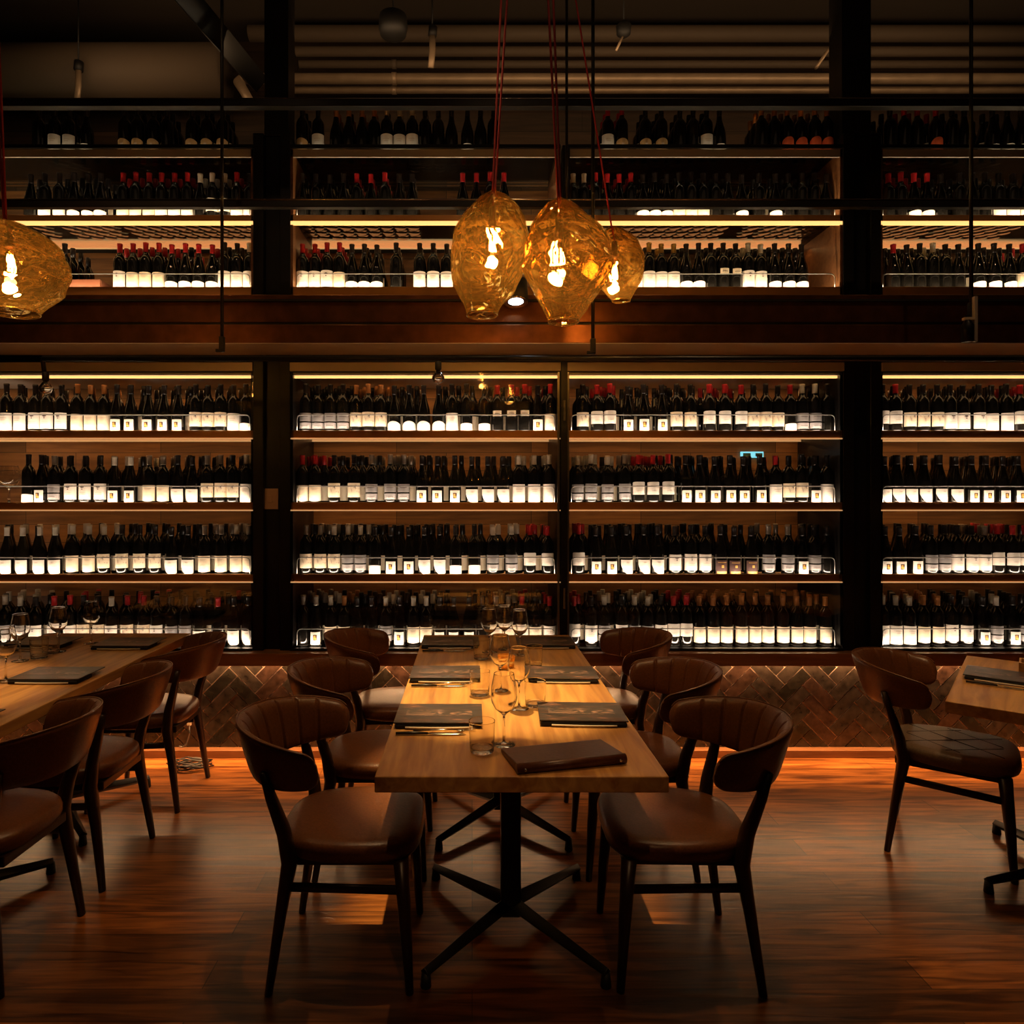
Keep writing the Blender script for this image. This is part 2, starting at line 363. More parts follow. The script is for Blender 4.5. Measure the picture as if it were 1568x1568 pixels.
# upper open units
for bi, (pa, pb, nm) in enumerate(LOW):
    xa, xb = X(pa, GY), X(pb, GY); w = xb - xa; z0 = 2.66
    desc = {'far-left': 'left of the left column', 'centre-left': 'left of the centre post', 'centre-right': 'right of the centre post', 'far-right': 'right of the right column'}[nm]
    t = thing('upper_wine_shelving', f'upper open wine shelving with glass shelves, {desc}', 'shelving', (xa, GY, z0))
    def W(z): return z - z0
    MB().box(0, w, .53, .55, 0, UZ[2] - z0 - .02).build('back_panel', M['back'], t)
    MB().box(0, w, .53, .55, UZ[2] - z0 - .02, UZ[2] - z0 + .16).build('top_back_board', M['wallr'], t)
    MB().box(0, .014, 0, .53, 0, W(UZ[2])).box(w - .014, w, 0, .53, 0, W(UZ[2])).box(0, w, 0, .53, 0, .02).build('carcass', M['wallr'] if 0 else M['ledge'], t)
    for k, z in enumerate(UZ):
        if k == 2:
            MB().box(0, w, -.012, .0, W(z) - .008, W(z) + .014).build('shelf_edge', M['black'], t, .001)
            MB().box(0, w, 0, .012, W(z) - .055, W(z) - .009).build('shelf_lip', M['grey'], t, .001)
        else:
            MB().box(.0, w, .0, .010, W(z) - (.036 if k else .06), W(z)).build('shelf_lip', M['copper'], t, .0015)
            MB().box(.0, w, -.001, .012, W(z) - (.058 if k else .068), W(z) - (.037 if k else .061)).build('light_strip', M['led'] if k else M['leddim'], t)
            MB().box(.014, w - .014, .03 + DEP, .04 + DEP, W(z) - .026, W(z) - .012).build('rear_strip', M['leddim'], t)
        if k < 2: MB().box(.014, w - .014, .042 + DEP, .045 + DEP, W(z) - .05, W(z) + .02).build('rear_light_block', M['black'], t)  # added black backing, keeps the rear strip's light off the back panel
        MB().box(.014, w - .014, .014, .03 + DEP, W(z) - .022, W(z) - .012).build('glass_shelf', M['shelfglass'], t)
        if k < 2:
            pts = fillet([(.03, .028, W(z) - .012), (.03, .028, W(z) + .085), (w - .03, .028, W(z) + .085), (w - .03, .028, W(z) - .012)], .03)
            MB().tube(pts, .003, 6).build('guard_rail', M['rod'], t)
        vis = (max(xa, -3.2), min(xb, 3.7)); cx = (vis[0] + vis[1]) / 2; lw = vis[1] - vis[0] - .06
        area('shelf_light', (cx, GY + .020, z + .002), (math.radians(180 - 38), 0, 0), lw, .012, [1.9, 1.5, .12][k] * lw, (1, .76, .48))
        if k < 2: area('rear_light', (cx, GY + .36, UZ[k + 1] - .07), (math.radians(12), 0, 0), lw, .02, [.3, .10][k] * lw, (1, .50, .17))
t = thing('shelving_post', 'slim black post between the two middle upper shelving units', 'post', (X(866, GY), GY, 2.66))
MB().box(-.022, .022, -.03, .03, 0, UZ[2] - 2.66).build('post', M['black'], t, .002)
# ------------------------------------------------------------------ bottles
PB = [(.026, .004), (.034, 0), (.0365, .004), (.0368, .02), (.0368, .185), (.0352, .200), (.029, .215), (.020, .227), (.0155, .236), (.0142, .25), (.0138, .288), (.0152, .290), (.0150, .300), (.011, .301)]
PG = [(.026, .004), (.036, 0), (.0385, .004), (.0388, .02), (.0388, .12), (.0372, .140), (.032, .165), (.025, .190), (.019, .212), (.0155, .232), (.0142, .25), (.0138, .286), (.0155, .288), (.0150, .296), (.011, .297)]
PUNT = [(.004, .028), (.014, .022), (.022, .010)]
def mesh_of(mb, mats, name):
    o = mb.build(name, mats); me = o.data; bpy.data.objects.remove(o); return me
BODY = {}
for nm, pr in (('B', PB), ('G', PG)):
    _m = MB().lathe(PUNT + pr, 18); _m.m = [1 if max(_m.v[i][2] for i in f) < .0286 and min((_m.v[i][0] ** 2 + _m.v[i][1] ** 2) for i in f) < .00115 or max(_m.v[i][2] for i in f) < .005 else 0 for f in _m.f]
    BODY[nm] = mesh_of(_m, [M['bottle'], M['base']], 'glass_body')
def capprof(sh): return ([(.0150, .243), (.0149, .25), (.0146, .287), (.0160, .289), (.0158, .3012), (.010, .3022)] if sh == 'B' else [(.0152, .240), (.0149, .25), (.0146, .285), (.0163, .287), (.0158, .2972), (.010, .2982)])
CAPS = {(sh, c): mesh_of(MB().lathe(capprof(sh), 14), CAP[c][1], 'capsule') for sh in 'BG' for c in CAP}
def patch(mb, R, a0, a1, zf0, zf1, m=0, n=14, off=.0007):
    """curved patch around -Y, a in degrees, z limits may be functions of u in [-1,1]"""
    vs = []; fs = []
    for i in range(n + 1):
        u = i / n; a = math.radians(a0 + (a1 - a0) * u); uu = 2 * u - 1
        lo = zf0(uu) if callable(zf0) else zf0; hi = zf1(uu) if callable(zf1) else zf1
        for z in (lo, hi): vs.append(((R + off) * math.sin(a), -(R + off) * math.cos(a), z))
    for i in range(n): fs.append((2 * i, 2 * i + 2, 2 * i + 3, 2 * i + 1))
    return mb.add(vs, fs, m, True)
def label_mesh(ty):
    R = .0368 if ty in 'WTBCMRKNALO' else .0388
    mb = MB(); mats = [M['paper'], M['ink'], M['inkf']]
    if ty == 'W':
        patch(mb, R, -78, 78, .010, .122)
        for z, w in ((.090, 30), (.078, 20), (.040, 26)): patch(mb, R, -w, w, z, z + .0022, 2, 6, .0012)
    elif ty == 'L':
        patch(mb, R, -72, 72, .006, lambda u: .055 + .006 * (1 - u * u))
    elif ty == 'P':
        patch(mb, R, -46, 46, .008, .084)
        patch(mb, R, -17, 15, .034, .068, 1, 4, .0012); patch(mb, R, -12, 4, .040, .064, 3, 4, .0016); patch(mb, R, 2, 11, .036, .050, 3, 4, .0016)
        mats.append(M['gold'])
    elif ty == 'S':
        patch(mb, R, -66, 66, lambda u: .006 + .055 * max(0, -u + .0) ** 1.6 + (.02 * max(0, u - .75)), .092, n=20)
        patch(mb, R, -10, 14, .074, .077, 2, 4, .0012)
    elif ty == 'C':
        mats[0] = M['cream']; patch(mb, R, -76, 76, .020, .116)
        for z, w in ((.095, 34), (.088, 22), (.060, 30), (.040, 34), (.034, 24)): patch(mb, R, -w, w, z, z + .0018, 2, 6, .0012)
    elif ty == 'T':
        mats[0] = M['cream']; patch(mb, R, -80, 80, .042, .128)
        rr = random.Random(5)
        for k in range(16):
            a = rr.uniform(-60, 50); z = rr.uniform(.068, .112); patch(mb, R, a, a + rr.uniform(5, 14), z, z + rr.uniform(.003, .010), rr.choice([2, 2, 1]) if k < 4 else 2, 3, .0012 + k * .00004)
    elif ty == 'B':
        mats[0] = M['silver']; patch(mb, R, -78, 78, .028, .064); patch(mb, R, -78, 78, .072, .122)
        for z in (.100, .108, .045): patch(mb, R, -34, 34, z, z + .002, 1, 6, .0012)
    elif ty == 'M':
        patch(mb, R, -78, 78, .028, .126)
        patch(mb, R, -18, 18, lambda u: .100 + .004 * abs(u), lambda u: .112 - .006 * abs(u), 1, 6, .0012); patch(mb, R, -6, 6, .090, .095, 1, 3, .0012)
        for z in (.070, .060): patch(mb, R, -32, 32, z, z + .0016, 2, 6, .0012)
    elif ty == 'R':
        patch(mb, R, -76, 76, .058, lambda u: .136 - .006 * u ** 6)
        patch(mb, R, -30, 30, .112, .114, 2, 6, .0012); patch(mb, R, -24, 24, .080, .082, 2, 6, .0012)
    elif ty == 'H':
        patch(mb, R, -80, 80, .006, lambda u: .052 + .022 * math.cos(u * PI / 2), n=18)
    elif ty == 'N':
        mats[0] = M['cream']; patch(mb, R, -44, 44, .105, .140); patch(mb, R, -26, 26, .120, .123, 1, 4, .0012)
    elif ty == 'A':
        mats[0] = M['tan']; patch(mb, R, -72, 72, .006, lambda u: .080 + .014 * (1 - u * u)); patch(mb, R, -12, 12, .052, .066, 2, 4, .0012)
    elif ty == 'O':
        mats[0] = M['orange']; patch(mb, R, -74, 74, .004, lambda u: .066 + .038 * math.sqrt(max(0, 1 - u * u)), n=18)
    elif ty == 'G':
        mats[0] = M['ink']; mats.append(M['gold']); patch(mb, R, -60, 60, .008, .088)
        patch(mb, R, -50, 50, .008, .022, 3, 6, .0012); patch(mb, R, -10, 10, .044, .060, 3, 3, .0012); patch(mb, R, -40, 40, .074, .077, 3, 6, .0012)
    return mesh_of(mb, mats, 'label')
LM = {ty: label_mesh(ty) for ty in 'WLPSCTBMRHNAOG'}
TXT = {'W': 'tall-white-label', 'L': 'low-white-label', 'P': 'small-portrait-label', 'S': 'white-shield-label', 'C': 'cream-label', 'T': 'etched-band-label',
       'B': 'silver-banded', 'M': 'emblem-label', 'R': 'high-white-label', 'H': 'hill-shaped-label', 'K': 'unlabelled', 'N': 'small-high-label',
       'A': 'tan-arch-label', 'O': 'orange-arch-label', 'G': 'black-and-gold-label'}
BURG = set('PSHG')
# each row: x origin, px per unit, "position+type+capsule" tokens
def row(x0, sc, s):
    out = []
    for tk in s.split():
        i = 0
        while tk[i].isdigit() or tk[i] == '-': i += 1
        big = tk[i + 2:] ; out.append([x0 + int(tk[:i]) * sc, tk[i], tk[i + 1], big])
    return out
A_, B_, D_, E_ = .2551, .2742, .2806, .1786; U = .287
ROWS = {
 ('L', 0, 0): row(0, A_, '-50Wd 42Wd 124Wd 210Md 285Md 372Md 465Cc 547Cc 625Cc 702Pd 787Pd 895Pd 987Pd 1072Pd 1175Td 1250Td 1325Td 1404Wd 1478Ld'),
 ('L', 0, 1): row(0, A_, '180Ld 245Pd 330Bs 428Md 515Md 605Md 686Pw 785Pw 895Cs 982Cs 1068Sd 1155Sd 1245Ts 1325Ts 1400Td 1480Ww'),
 ('L', 0, 2): row(0, A_, '-45Sd 45Sw 135Sw 240Sw 335Sw 437Cw 535Cw 625Tw 735Td 838Td 932Td 1030Sd 1130Sd 1230Cs 1330Cs 1420Cw 1490Cs'),
 ('L', 0, 3): row(0, A_, '-60Bw 30Bw 122Bw 215Md 325Wr 420Wr 500Td 590Td 672Mw 765Tr 865Tr 942Md 1032Bd 1115Bd 1200Sd 1310Sr 1405Sd 1490Sd'),
 ('L', 1, 0): row(440, B_, '107Bd 172Bd 238Bd 312Bd 385Tc 455Tc 520Tc 597Hd 680Hd 762Hd 845Hd 920Wd 1000Ld 1100Ld 1172Nr 1252Nr 1325Nr 1418Pd 1478Cr'),
 ('L', 1, 1): row(440, B_, '78Cr 155Cr 262Td 372Td 470Bs 575Bs 650Bs 752Pd 838Pd 935Pd 1030Sd 1120Sd 1205Sd 1292Ww 1378Ww 1462Ww'),
 ('L', 1, 2): row(440, B_, '105Ts 185Ts 262Tw 338Bw 408Bw 490Ld 580Pd 678Pd 765Sd 850Sd 940Ld 1045Ld 1148Bw 1252Bw 1355Rr 1453Rr'),
 ('L', 1, 3): row(440, B_, '90Ks 160Ps 242Cw 318Cc 390Pd 470Pd 550Bw 628Pd 705Cw 775Cw 850Pd 928Pd 1015Pd 1090Kd 1165Cs 1235Cs 1310Wr 1385Cd 1465Wr'),
 ('L', 2, 0): row(860, D_, '115Td 192Rr 262Rr 360Pd 445Pd 545Pd 625Td 702Td 805Rr 890Rr 985Rr 1060Td 1125Td 1207Td 1275Lr 1350Bw 1432Bw 1500Kd'),
 ('L', 2, 1): row(860, D_, '88Bw 160Bw 250Bw 345Bs 418Rr 497Rr 580Rr 675Pd 750Pd 832Pd 917Pd 990Pd 1080Pd 1167Wr 1238Td 1330Td 1420Pd 1480Wd'),
 ('L', 2, 2): row(860, D_, '92Rr 185Pd 272Pd 352Sd 448Sd 522Sd 618Md 703Md 782Md 865Gd 940Gd 1033Gd 1128Bs 1232Bs 1338Pd 1418Bd 1490Kd'),
 ('L', 2, 3): row(860, D_, '67Rr 160Md 232Bw 328Md 397Bw 470Bw 542Md 612Rr 678Rr 752Cc 827Cc 898Cc 982Cc 1055Cc 1125Cc 1207Cc 1282Cc 1352Cc 1440Cc'),
 ('L', 3, 0): row(1288, E_, '360Rd 458Rr 585Td 700Td 822Td 930Md 1045Md 1180Md 1290Wd 1415Wd 1528Rr 1650Rr'),
 ('L', 3, 1): row(1288, E_, '385Sd 475Sd 592Sd 718Sd 848Sd 980Sd 1120Pd 1243Pd 1380Pd 1515Pd 1640Pd'),
 ('L', 3, 2): row(1288, E_, '375Pd 495Pd 640Pd 765Bd 888Bd 988Md 1118Md 1228Ms 1340Rr 1465Rr 1575Rr'),
 ('L', 3, 3): row(1288, E_, '360Ww 460Ww 580Ww 700Cc 825Cc 945Md 1065Md 1210Pd 1325Bw 1475Pd 1580Bd'),
 ('U', 0, 0): row(0, U, '345Kd 640Mr 712Cr 778Cr 848Cr 918Lr 990Lr 1062Lr 1138Lr 1218Wd 1285Wd 1345Ww'),
 ('U', 1, 0): row(400, U, '200Mr 270Mr 335Mr 405Cr 475Ld 548Ld 617Ld 720Kd 845Wd 918Wd 990Wd'),
 ('U', 2, 0): row(800, U, '612Wg 678Wg 745Wg 812Wg 870Ld 938Ld 1005Kd 1065Nd 1130Nd 1200Mw 1270Mw 1345Ld 1418Ld 1490Ld'),
 ('U', 3, 0): row(1118, U, '870Kr 940Kd 1010Kd 1080Kw 1150Kd 1215Kd 1325Ld 1405Ld 1490Ld 1560Cr'),
 ('U', 0, 1): row(0, U, '165Kd 240Wd 320Wd 398Ld 472Ld 540Ld 658Cr 725Cr 795Cr 862Mr 932Mr 1000Mr 1068Kw 1138Rw 1205Rw 1275Mr 1345Wd'),
 ('U', 1, 1): row(400, U, '210Kd 290Kd 365Kd 440Kd 510Kr 585Kr 660Kr 735Kd 805Kd 1075Kr 1148Kr 1220Kr 1295Kr'),
 ('U', 2, 1): row(800, U, '65Kw 140Kw 265Kr 345Kr 420Kr 495Kr 590Ld 665Ld 740Ld 810Cd 880Cd 950Cd 1020Kd 1090Kd 1170Ld 1260Kd 1350Ld 1418Kd 1490Kd 1560Kd 1630Kd'),
 ('U', 3, 1): row(1118, U, '845Kr 912Kr 980Lr 1050Lr 1120Kd 1220Kd 1290Kd 1360Kd 1435Wd 1505Wd 1575Wd'),
 ('U', 0, 2): row(0, U, '210Kd 295Wd 370Wd 465Ld 665Ad 738Ad 818Ad 890Kd 1025Ad 1105Ad 1190Ad'),
 ('U', 1, 2): row(400, U, '215Ad 305Wd 400Kc 468Kc 540Kc 600Kc 670Ww 738Ww 806Ww 875Kd 945Kd 1015Kd 1100Ld 1170Kd 1240Kd'),
 ('U', 2, 2): row(800, U, '455Wr 530Ar 655Ad 740Ad 840Kd 910Kd 982Wd 1050Ld 1275Kc 1345Kc 1412Oc 1485Oc 1560Oc 1632Oc'),
 ('U', 3, 2): row(1118, U, '850Kd 925Kr 1000Kr 1098Or 1180Kd 1250Kd 1400Ld 1475Ld 1550Ld'),
}
BAYN = ['far-left', 'centre-left', 'centre-right', 'far-right']
SHN = {'L': ['top shelf', 'second shelf', 'third shelf', 'bottom shelf'], 'U': ['bottom shelf', 'middle shelf', 'top shelf']}
ORD = ['zeroth', 'first', 'second', 'third', 'fourth', 'fifth', 'sixth', 'seventh', 'eighth', 'ninth', 'tenth', 'eleventh', 'twelfth', 'thirteenth']
NUM = ['no', 'one', 'two', 'three', 'four', 'five', 'six', 'seven', 'eight', 'nine', 'ten', 'eleven', 'twelve', 'thirteen']
stuff = MB(); SCAP = list(CAP)
P12 = {'B': [(.034, 0), (.0365, .004), (.0368, .185), (.0345, .203), (.0155, .236), (.0140, .25), (.0138, .290), (.0145, .300)],
       'G': [(.036, 0), (.0385, .004), (.0388, .12), (.0365, .145), (.025, .190), (.0155, .232), (.0142, .25), (.0148, .296)]}
nb = 0
NLOW = sum(len(v) for kk, v in ROWS.items() if kk[0] == 'L'); LEFT = [300 - NLOW]
stuff_slots = [M['bottle']] + [CAP[c][1] for c in SCAP] + [M['cream']]
def into_stuff(me, loc, sz, sx=1.0):
    off = []
    for m_ in me.materials:
        if m_ not in stuff_slots: stuff_slots.append(m_)
        off.append(stuff_slots.index(m_))
    o_ = len(stuff.v)
    stuff.v.extend([(v.co.x * sx + loc[0], v.co.y * sx + loc[1], v.co.z * sz + loc[2]) for v in me.vertices])
    for p in me.polygons: stuff.f.append([i + o_ for i in p.vertices]); stuff.m.append(off[p.material_index]); stuff.sm.append(p.use_smooth)
for (lv, bay, k), lst in sorted(ROWS.items(), key=lambda q: (q[0][0], {1: 0, 0: 1, 2: 2, 3: 3}[q[0][1]], q[0][2])):
    zt = (LZ if lv == 'L' else UZ)[k] - .012
    xa, xb = X(LOW[bay][0], GY) + .07, X(LOW[bay][1], GY) - .07
    y0 = GY + .083
    # keep neighbours apart
    items = sorted(lst, key=lambda r: r[0]); xs = [X(r[0], y0) for r in items]
    for it in range(60):
        for i in range(len(xs) - 1):
            need = .0765 if (items[i][1] in BURG or items[i + 1][1] in BURG) else .0745
            if items[i][1] in BURG and items[i + 1][1] in BURG: need = .0785
            d = xs[i + 1] - xs[i]
            if d < need: xs[i] -= (need - d) / 2; xs[i + 1] += (need - d) / 2
        xs[0] = max(xs[0], xa - .02); xs[-1] = min(xs[-1], xb + .02)
    cnt = {}
    for r in items: cnt[(r[1], r[2])] = cnt.get((r[1], r[2]), 0) + 1
    single = lv == 'L' or (k == 0 and bay in (0, 1, 2) and LEFT[0] > 0)
    UPOK = {}
    seen = {}
    R = random.Random(hash((lv == 'L', bay, k)) % 1000)
    for r, x in zip(items, xs):
        ty, cp = r[1], r[2]; sh = 'G' if (ty in BURG or (ty == 'L' and lv == 'U') or (ty == 'K' and R.random() < .4)) else 'B'
        key = (ty, cp); seen[key] = seen.get(key, 0) + 1; n = cnt[key]
        head = 'only' if n == 1 else f'{ORD[seen[key]]} of {NUM[n]}'
        lab = f"{head} {CAP[cp][0]}-capped {TXT[ty]} bottle{'s' if n > 1 else ''}, {SHN[lv][k]}, {BAYN[bay]} {'lower cabinet' if lv == 'L' else 'upper shelving'}"
        grp = f"{CAP[cp][0]}-capped {TXT[ty]} wine bottles, {SHN[lv][k]} of {BAYN[bay]} {'lower cabinet' if lv == 'L' else 'upper shelving'}"
        yy = y0 + R.uniform(-.004, .004)
        s = R.uniform(.965, 1.0)
        solo = lv == 'L'
        if not solo and k == 0 and LEFT[0] > 0 and bay in (1, 0): solo = True; LEFT[0] -= 1
        if not solo:
            for me in [BODY[sh], CAPS[(sh, cp)]] + ([LM[ty]] if ty != 'K' else []):
                into_stuff(me, (x, yy, zt), s, 1.056 if (me == LM.get(ty) and sh == 'G' and ty not in BURG) else 1.0)
        t = None if not solo else thing('wine_bottle', lab, 'bottle', (x, yy, zt), R.uniform(-.08, .08), grp)
        if solo: t.empty_display_size = .02; t.scale = (1, 1, s); nb += 1
        for me, nm in () if not solo else ((BODY[sh], 'glass_body'), (CAPS[(sh, cp)], 'capsule')) + (((LM[ty], 'label'),) if ty != 'K' else ()):
            o = bpy.data.objects.new(nm, me); C.objects.link(o); o.parent = t
            if nm == 'label' and sh == 'G' and ty not in BURG: o.scale = (1.056, 1.056, 1)
        if R.random() < (.96 if lv == 'L' else .9) or ty == 'K':
            for q in range(1, 4 if (lv == 'L' or k < 2) else 3):
                cc = SCAP.index(cp if R.random() < .8 else 'd') + 1
                c = (min(xb, x + (.038 if q % 2 and lv == 'L' else 0) + R.uniform(-.002, .002)), y0 + .084 * q, zt)
                stuff.lathe([(p[0], p[1] * s) for p in P12[sh]], 10, c)
                stuff.lathe([(.0152, .243 * s), (.0150, .30 * s), (.0140, .3025 * s)], 10, c, cc)
                if ty != 'K' and q == 1:
                    mb2 = MB(); patch(mb2, .0388 if sh == 'G' else .0368, -70, 70, .02, .11, 0, 6); stuff.add([(v[0] + c[0], v[1] + c[1], v[2] + c[2]) for v in mb2.v], mb2.f, 7, True)
# margins outside the frame, so a side step still sees stocked shelves
for k in range(4):
    for xx in [X(-70, 4.13) - .082 * i for i in range(12)] + [X(1610, 4.13) + .082 * i for i in range(9)]:
        if (xx < X(-70, 4.2)) or xx > X(1605, 4.13):
            for q in range(2):
                c = (xx, GY + .083 + .084 * q, LZ[k] - .012); stuff.lathe(P12['B'], 10, c); stuff.lathe([(.0152, .243), (.0150, .30), (.0140, .3025)], 10, c, 1)
o = stuff.build('wine_bottles', stuff_slots)
tag(o, 'dark wine bottles in the rear rows and on the upper shelving', 'bottles', kind='stuff')
# crate on the upper left shelf, grey box at the right end
t = thing('wooden_crate', 'low reddish wooden crate on the far-left upper shelf', 'crate', (X(135, 4.2), 4.2, UZ[0] - .012))
m = MB().box(-.12, .12, -.09, .09, 0, .008)
for a in ((-.12, .12, -.09, -.08), (-.12, .12, .08, .09), (-.12, -.11, -.08, .08), (.11, .12, -.08, .08)): m.box(*a, .008, .075)
m.build('body', M['box'], t, .002)
t = thing('exit_sign', 'small glowing blue green sign seen inside the centre-right cabinet', 'sign', (X(1153, 4.55), 4.56, Z(696, 4.55)))
MB().box(-.075, .075, 0, .015, -.02, .02).build('panel', M['exit'], t, .002)
MB().box(-.062, -.012, -.003, 0, -.012, .010).box(.02, .066, -.003, 0, -.012, .010).build('pictogram', M['exitg'], t)
# ------------------------------------------------------------------ rails, rods, pipes, ceiling things
def hbar(name, py0, py1, Y, label, cat, m, x0=XL, x1=XR):
    t = thing(name, label, cat, (0, Y, Z((py0 + py1) / 2, Y))); h = (py1 - py0) / F * Y / 2
    MB().box(x0, x1, -h, h, -h, h).build('bar', m, t, .004); return t
MB_ = None
hbar('guard_bar', 153, 166, 3.68, 'black horizontal steel bar level with the topmost bottles', 'bar', M['black'])
hbar('guard_bar', 308, 319, 3.68, 'black horizontal steel bar crossing the middle upper shelf', 'bar', M['black'])
def wire(py, Y, label):
    o = MB().tube([(XL, Y, Z(py, Y)), (XR, Y, Z(py, Y))], .004, 6).build('steel_cable', M['steel']); tag(o, label, 'cable'); return o
wire(305.5, 3.66, 'thin bright steel cable above the middle guard bar')
wire(151, 3.66, 'thin bright steel cable above the top guard bar')
TY = 3.35
for px, yb, lb in ((340, 522, 'black hanging rod left of the left column'), (908, 525, 'black hanging rod right of the pendant lamps'), (1487, 470, 'black hanging rod near the right edge')):
    t = thing('hanging_rod', lb, 'rod', (X(px, TY), TY, Z(yb, TY)))
    MB().tube([(0, 0, 0), (0, 0, 5.2 - Z(yb, TY))], .0085, 8).build('rod', M['black'], t)
    MB().box(-.012, .012, -.012, .012, -.05, .02).box(-.03, .012, -.008, .008, -.055, -.04).build('hook', M['black'], t, .002)
o = MB().tube([(X(872, TY), TY + .1, Z(455, TY + .1)), (X(872, TY), TY + .1, 5.2)], .007, 8).build('hanging_rod', M['black'])
tag(o, 'thin black hanging rod just left of the lamp cord group', 'rod')
# lighting pipe with bare bulbs
zp = Z(549, TY)
t = thing('lighting_pipe', 'long black pipe carrying small bulbs under the beam', 'pipe', (0, TY, zp))
MB().tube([(X(66, TY), 0, 0), (XR - .1, 0, 0)], .0135, 10).build('pipe', M['black'], t)
MB().tube([(X(66, TY), 0, .0), (X(62, TY), .02, -.01), (X(62, TY), .03, -.06)], .011, 8).build('end_elbow', M['black'], t)
for px, lb in ((64, 'clear glass bulb hanging from the left end of the black pipe'), (671, 'clear glass bulb hanging from the middle of the black pipe')):
    t = thing('hanging_bulb', lb, 'bulb', (X(px, TY), TY + (.03 if px < 100 else 0), zp - (.06 if px < 100 else .0135)))
    MB().lathe([(.012, 0), (.016, -.005), (.016, -.04), (.010, -.045)], 14).build('socket', M['blackm'], t)
    MB().lathe([(.010, -.045), (.018, -.055), (.030, -.075), (.031, -.085), (.022, -.102), (.004, -.110)], 18).build('bulb_glass', M['clear'], t)
# spotlight near the right edge
t = thing('track_spotlight', 'black spotlight clamped to the right hanging rod', 'spotlight', (X(1480, TY), TY - .02, Z(525, TY)))
MB().box(.018, .034, -.01, .01, 0, .22).build('bracket', M['grey'], t, .002)
MB().lathe([(.02, 0), (.026, .002), (.028, .08), (.012, .105), (.008, .12)], 16, (-.01, 0, .0)).build('housing', M['black'], t)
MB().box(-.03, .02, -.012, .012, .105, .118).build('clip', M['napkinw'], t, .002)
# glowing downlight behind the pendants
t = thing('downlight', 'round glowing downlight behind the pendant lamps', 'spotlight', (X(790, 3.62), 3.62, Z(462, 3.62)))
mt = Matrix.Rotation(math.radians(-14), 4, 'X')
MB().lathe([(.045, .12), (.062, .115), (.066, .0), (.058, -.004), (.054, .01), (.05, .02)], 24, mtx=mt, cap=False).lathe([(.001, .119), (.045, .119)], 24, mtx=mt).build('housing', M['blackm'], t)
MB().lathe([(.040, -.001), (.050, -.006), (.062, -.004), (.062, .0), (.050, .002), (.040, .004)], 28, mtx=mt, cap=False).build('rim', M['steel'], t)
MB().lathe([(.001, .003), (.042, .003)], 24, mtx=mt).build('lens', M['spotlens'], t)
MB().tube([(0, 0, .11), (0, .03, .2)], .008, 8).build('stem', M['black'], t)
PY = 4.95
def pipe(pya, pyb, x0, x1, Y, label, elbow=False, m='pipe'):
    r = (pyb - pya) / F * Y / 2; z = Z((pya + pyb) / 2, Y)
    t = thing('ceiling_pipe', label, 'pipe', (0, Y, z))
    MB().tube([(x0, 0, 0), (x1, 0, 0)], r, 16).build('run', M[m], t)
    x = X(430 + 170 * (py_i := int(pya) % 4), Y)
    MB().tube([(x, 0, 0), (x + .035, 0, 0)], r + .006, 16).build('collar', M[m], t)
    if elbow: MB().tube([(x0 + .02, 0, 0), (x0 - .01, -.01, -.03), (x0 + .12, -.1, -.25)], [r, r * 1.05, r * .8], 14).build('elbow', M[m], t)
xl = X(368, PY)
pipe(113, 128, xl, XR, PY, 'bright thick steel pipe below the dim pipes', True)
pipe(133, 143, xl + .2, XR, PY + .12, 'lowest thin steel pipe above the top bottles')
pipe(40, 63, xl, XR, PY + .2, 'topmost wide pipe under the ceiling', m='duct')
pipe(72, 86, X(445, PY), XR, PY + .15, 'second pipe from the top', m='duct')
pipe(93, 104, X(445, PY), XR, PY + .25, 'dim third pipe from the top', m='duct')
t = thing('air_duct', 'wide round air duct at the upper left', 'duct', (0, 5.0, Z(112, 5.0)))
MB().tube([(XL, 0, 0), (X(345, 5), 0, 0)], .19, 28).build('duct', M['duct'], t)
for px, py, lb in ((120, 128, 'pipe hanger strap in front of the left air duct'), (662, 75, 'pipe hanger strap above the centre-left shelving'), (1272, 75, 'slanted pipe hanger strap left of the right column')):
    dx = .09 if px == 1272 else .0
    Y = 4.72; t = thing('pipe_hanger', lb, 'hanger', (X(px, Y), Y, Z(py, Y)))
    MB().tube([(-dx - .01, 0, -.13), (-dx * .3, 0, -.02), (dx, 0, .11)], .022, 8, sq=(1, .5)).build('strap', M['pipe'], t)
    MB().tube([(dx, 0, .09), (dx + .005, 0, .15)], .03, 10).build('clamp', M['blackm'], t)
    MB().tube([(dx, 0, .14), (dx, 0, 5.2 - Z(py, Y))], .006, 6).build('rod', M['blackm'], t)
t = thing('ceiling_speaker', 'round black ceiling speaker hanging over the pipes', 'speaker', (X(602, 4.5), 4.5, Z(40, 4.5)))
MB().lathe([(.02, -.07), (.085, -.055), (.095, -.01), (.09, .06), (.03, .09)], 24).build('body', M['blackm'], t)
MB().tube([(0, 0, .085), (0, 0, 5.2 - Z(40, 4.5))], .006, 6).build('rod', M['blackm'], t)
t = thing('ceiling_spotlight', 'small black ceiling spotlight over the centre-right shelving', 'spotlight', (X(955, 4.5), 4.5, Z(45, 4.5)))
MB().lathe([(.02, -.05), (.045, -.03), (.05, .02), (.02, .05)], 18).build('head', M['blackm'], t)
MB().tube([(-.0, 0, -.03), (-.05, 0, -.14)], .008, 6).build('arm', M['pipe'], t)
MB().tube([(0, 0, .045), (0, 0, 5.2 - Z(45, 4.5))], .006, 6).build('rod', M['blackm'], t)
a = Vector((X(240, 3.6), 3.6, Z(-60, 3.6))); b = Vector((X(392, 4.75), 4.75, Z(122, 4.75)))
o = MB().tube([a, b], .085, 4).build('sloping_beam', M['blackm']); tag(o, 'black sloping beam at the upper left meeting the pipes', 'beam')
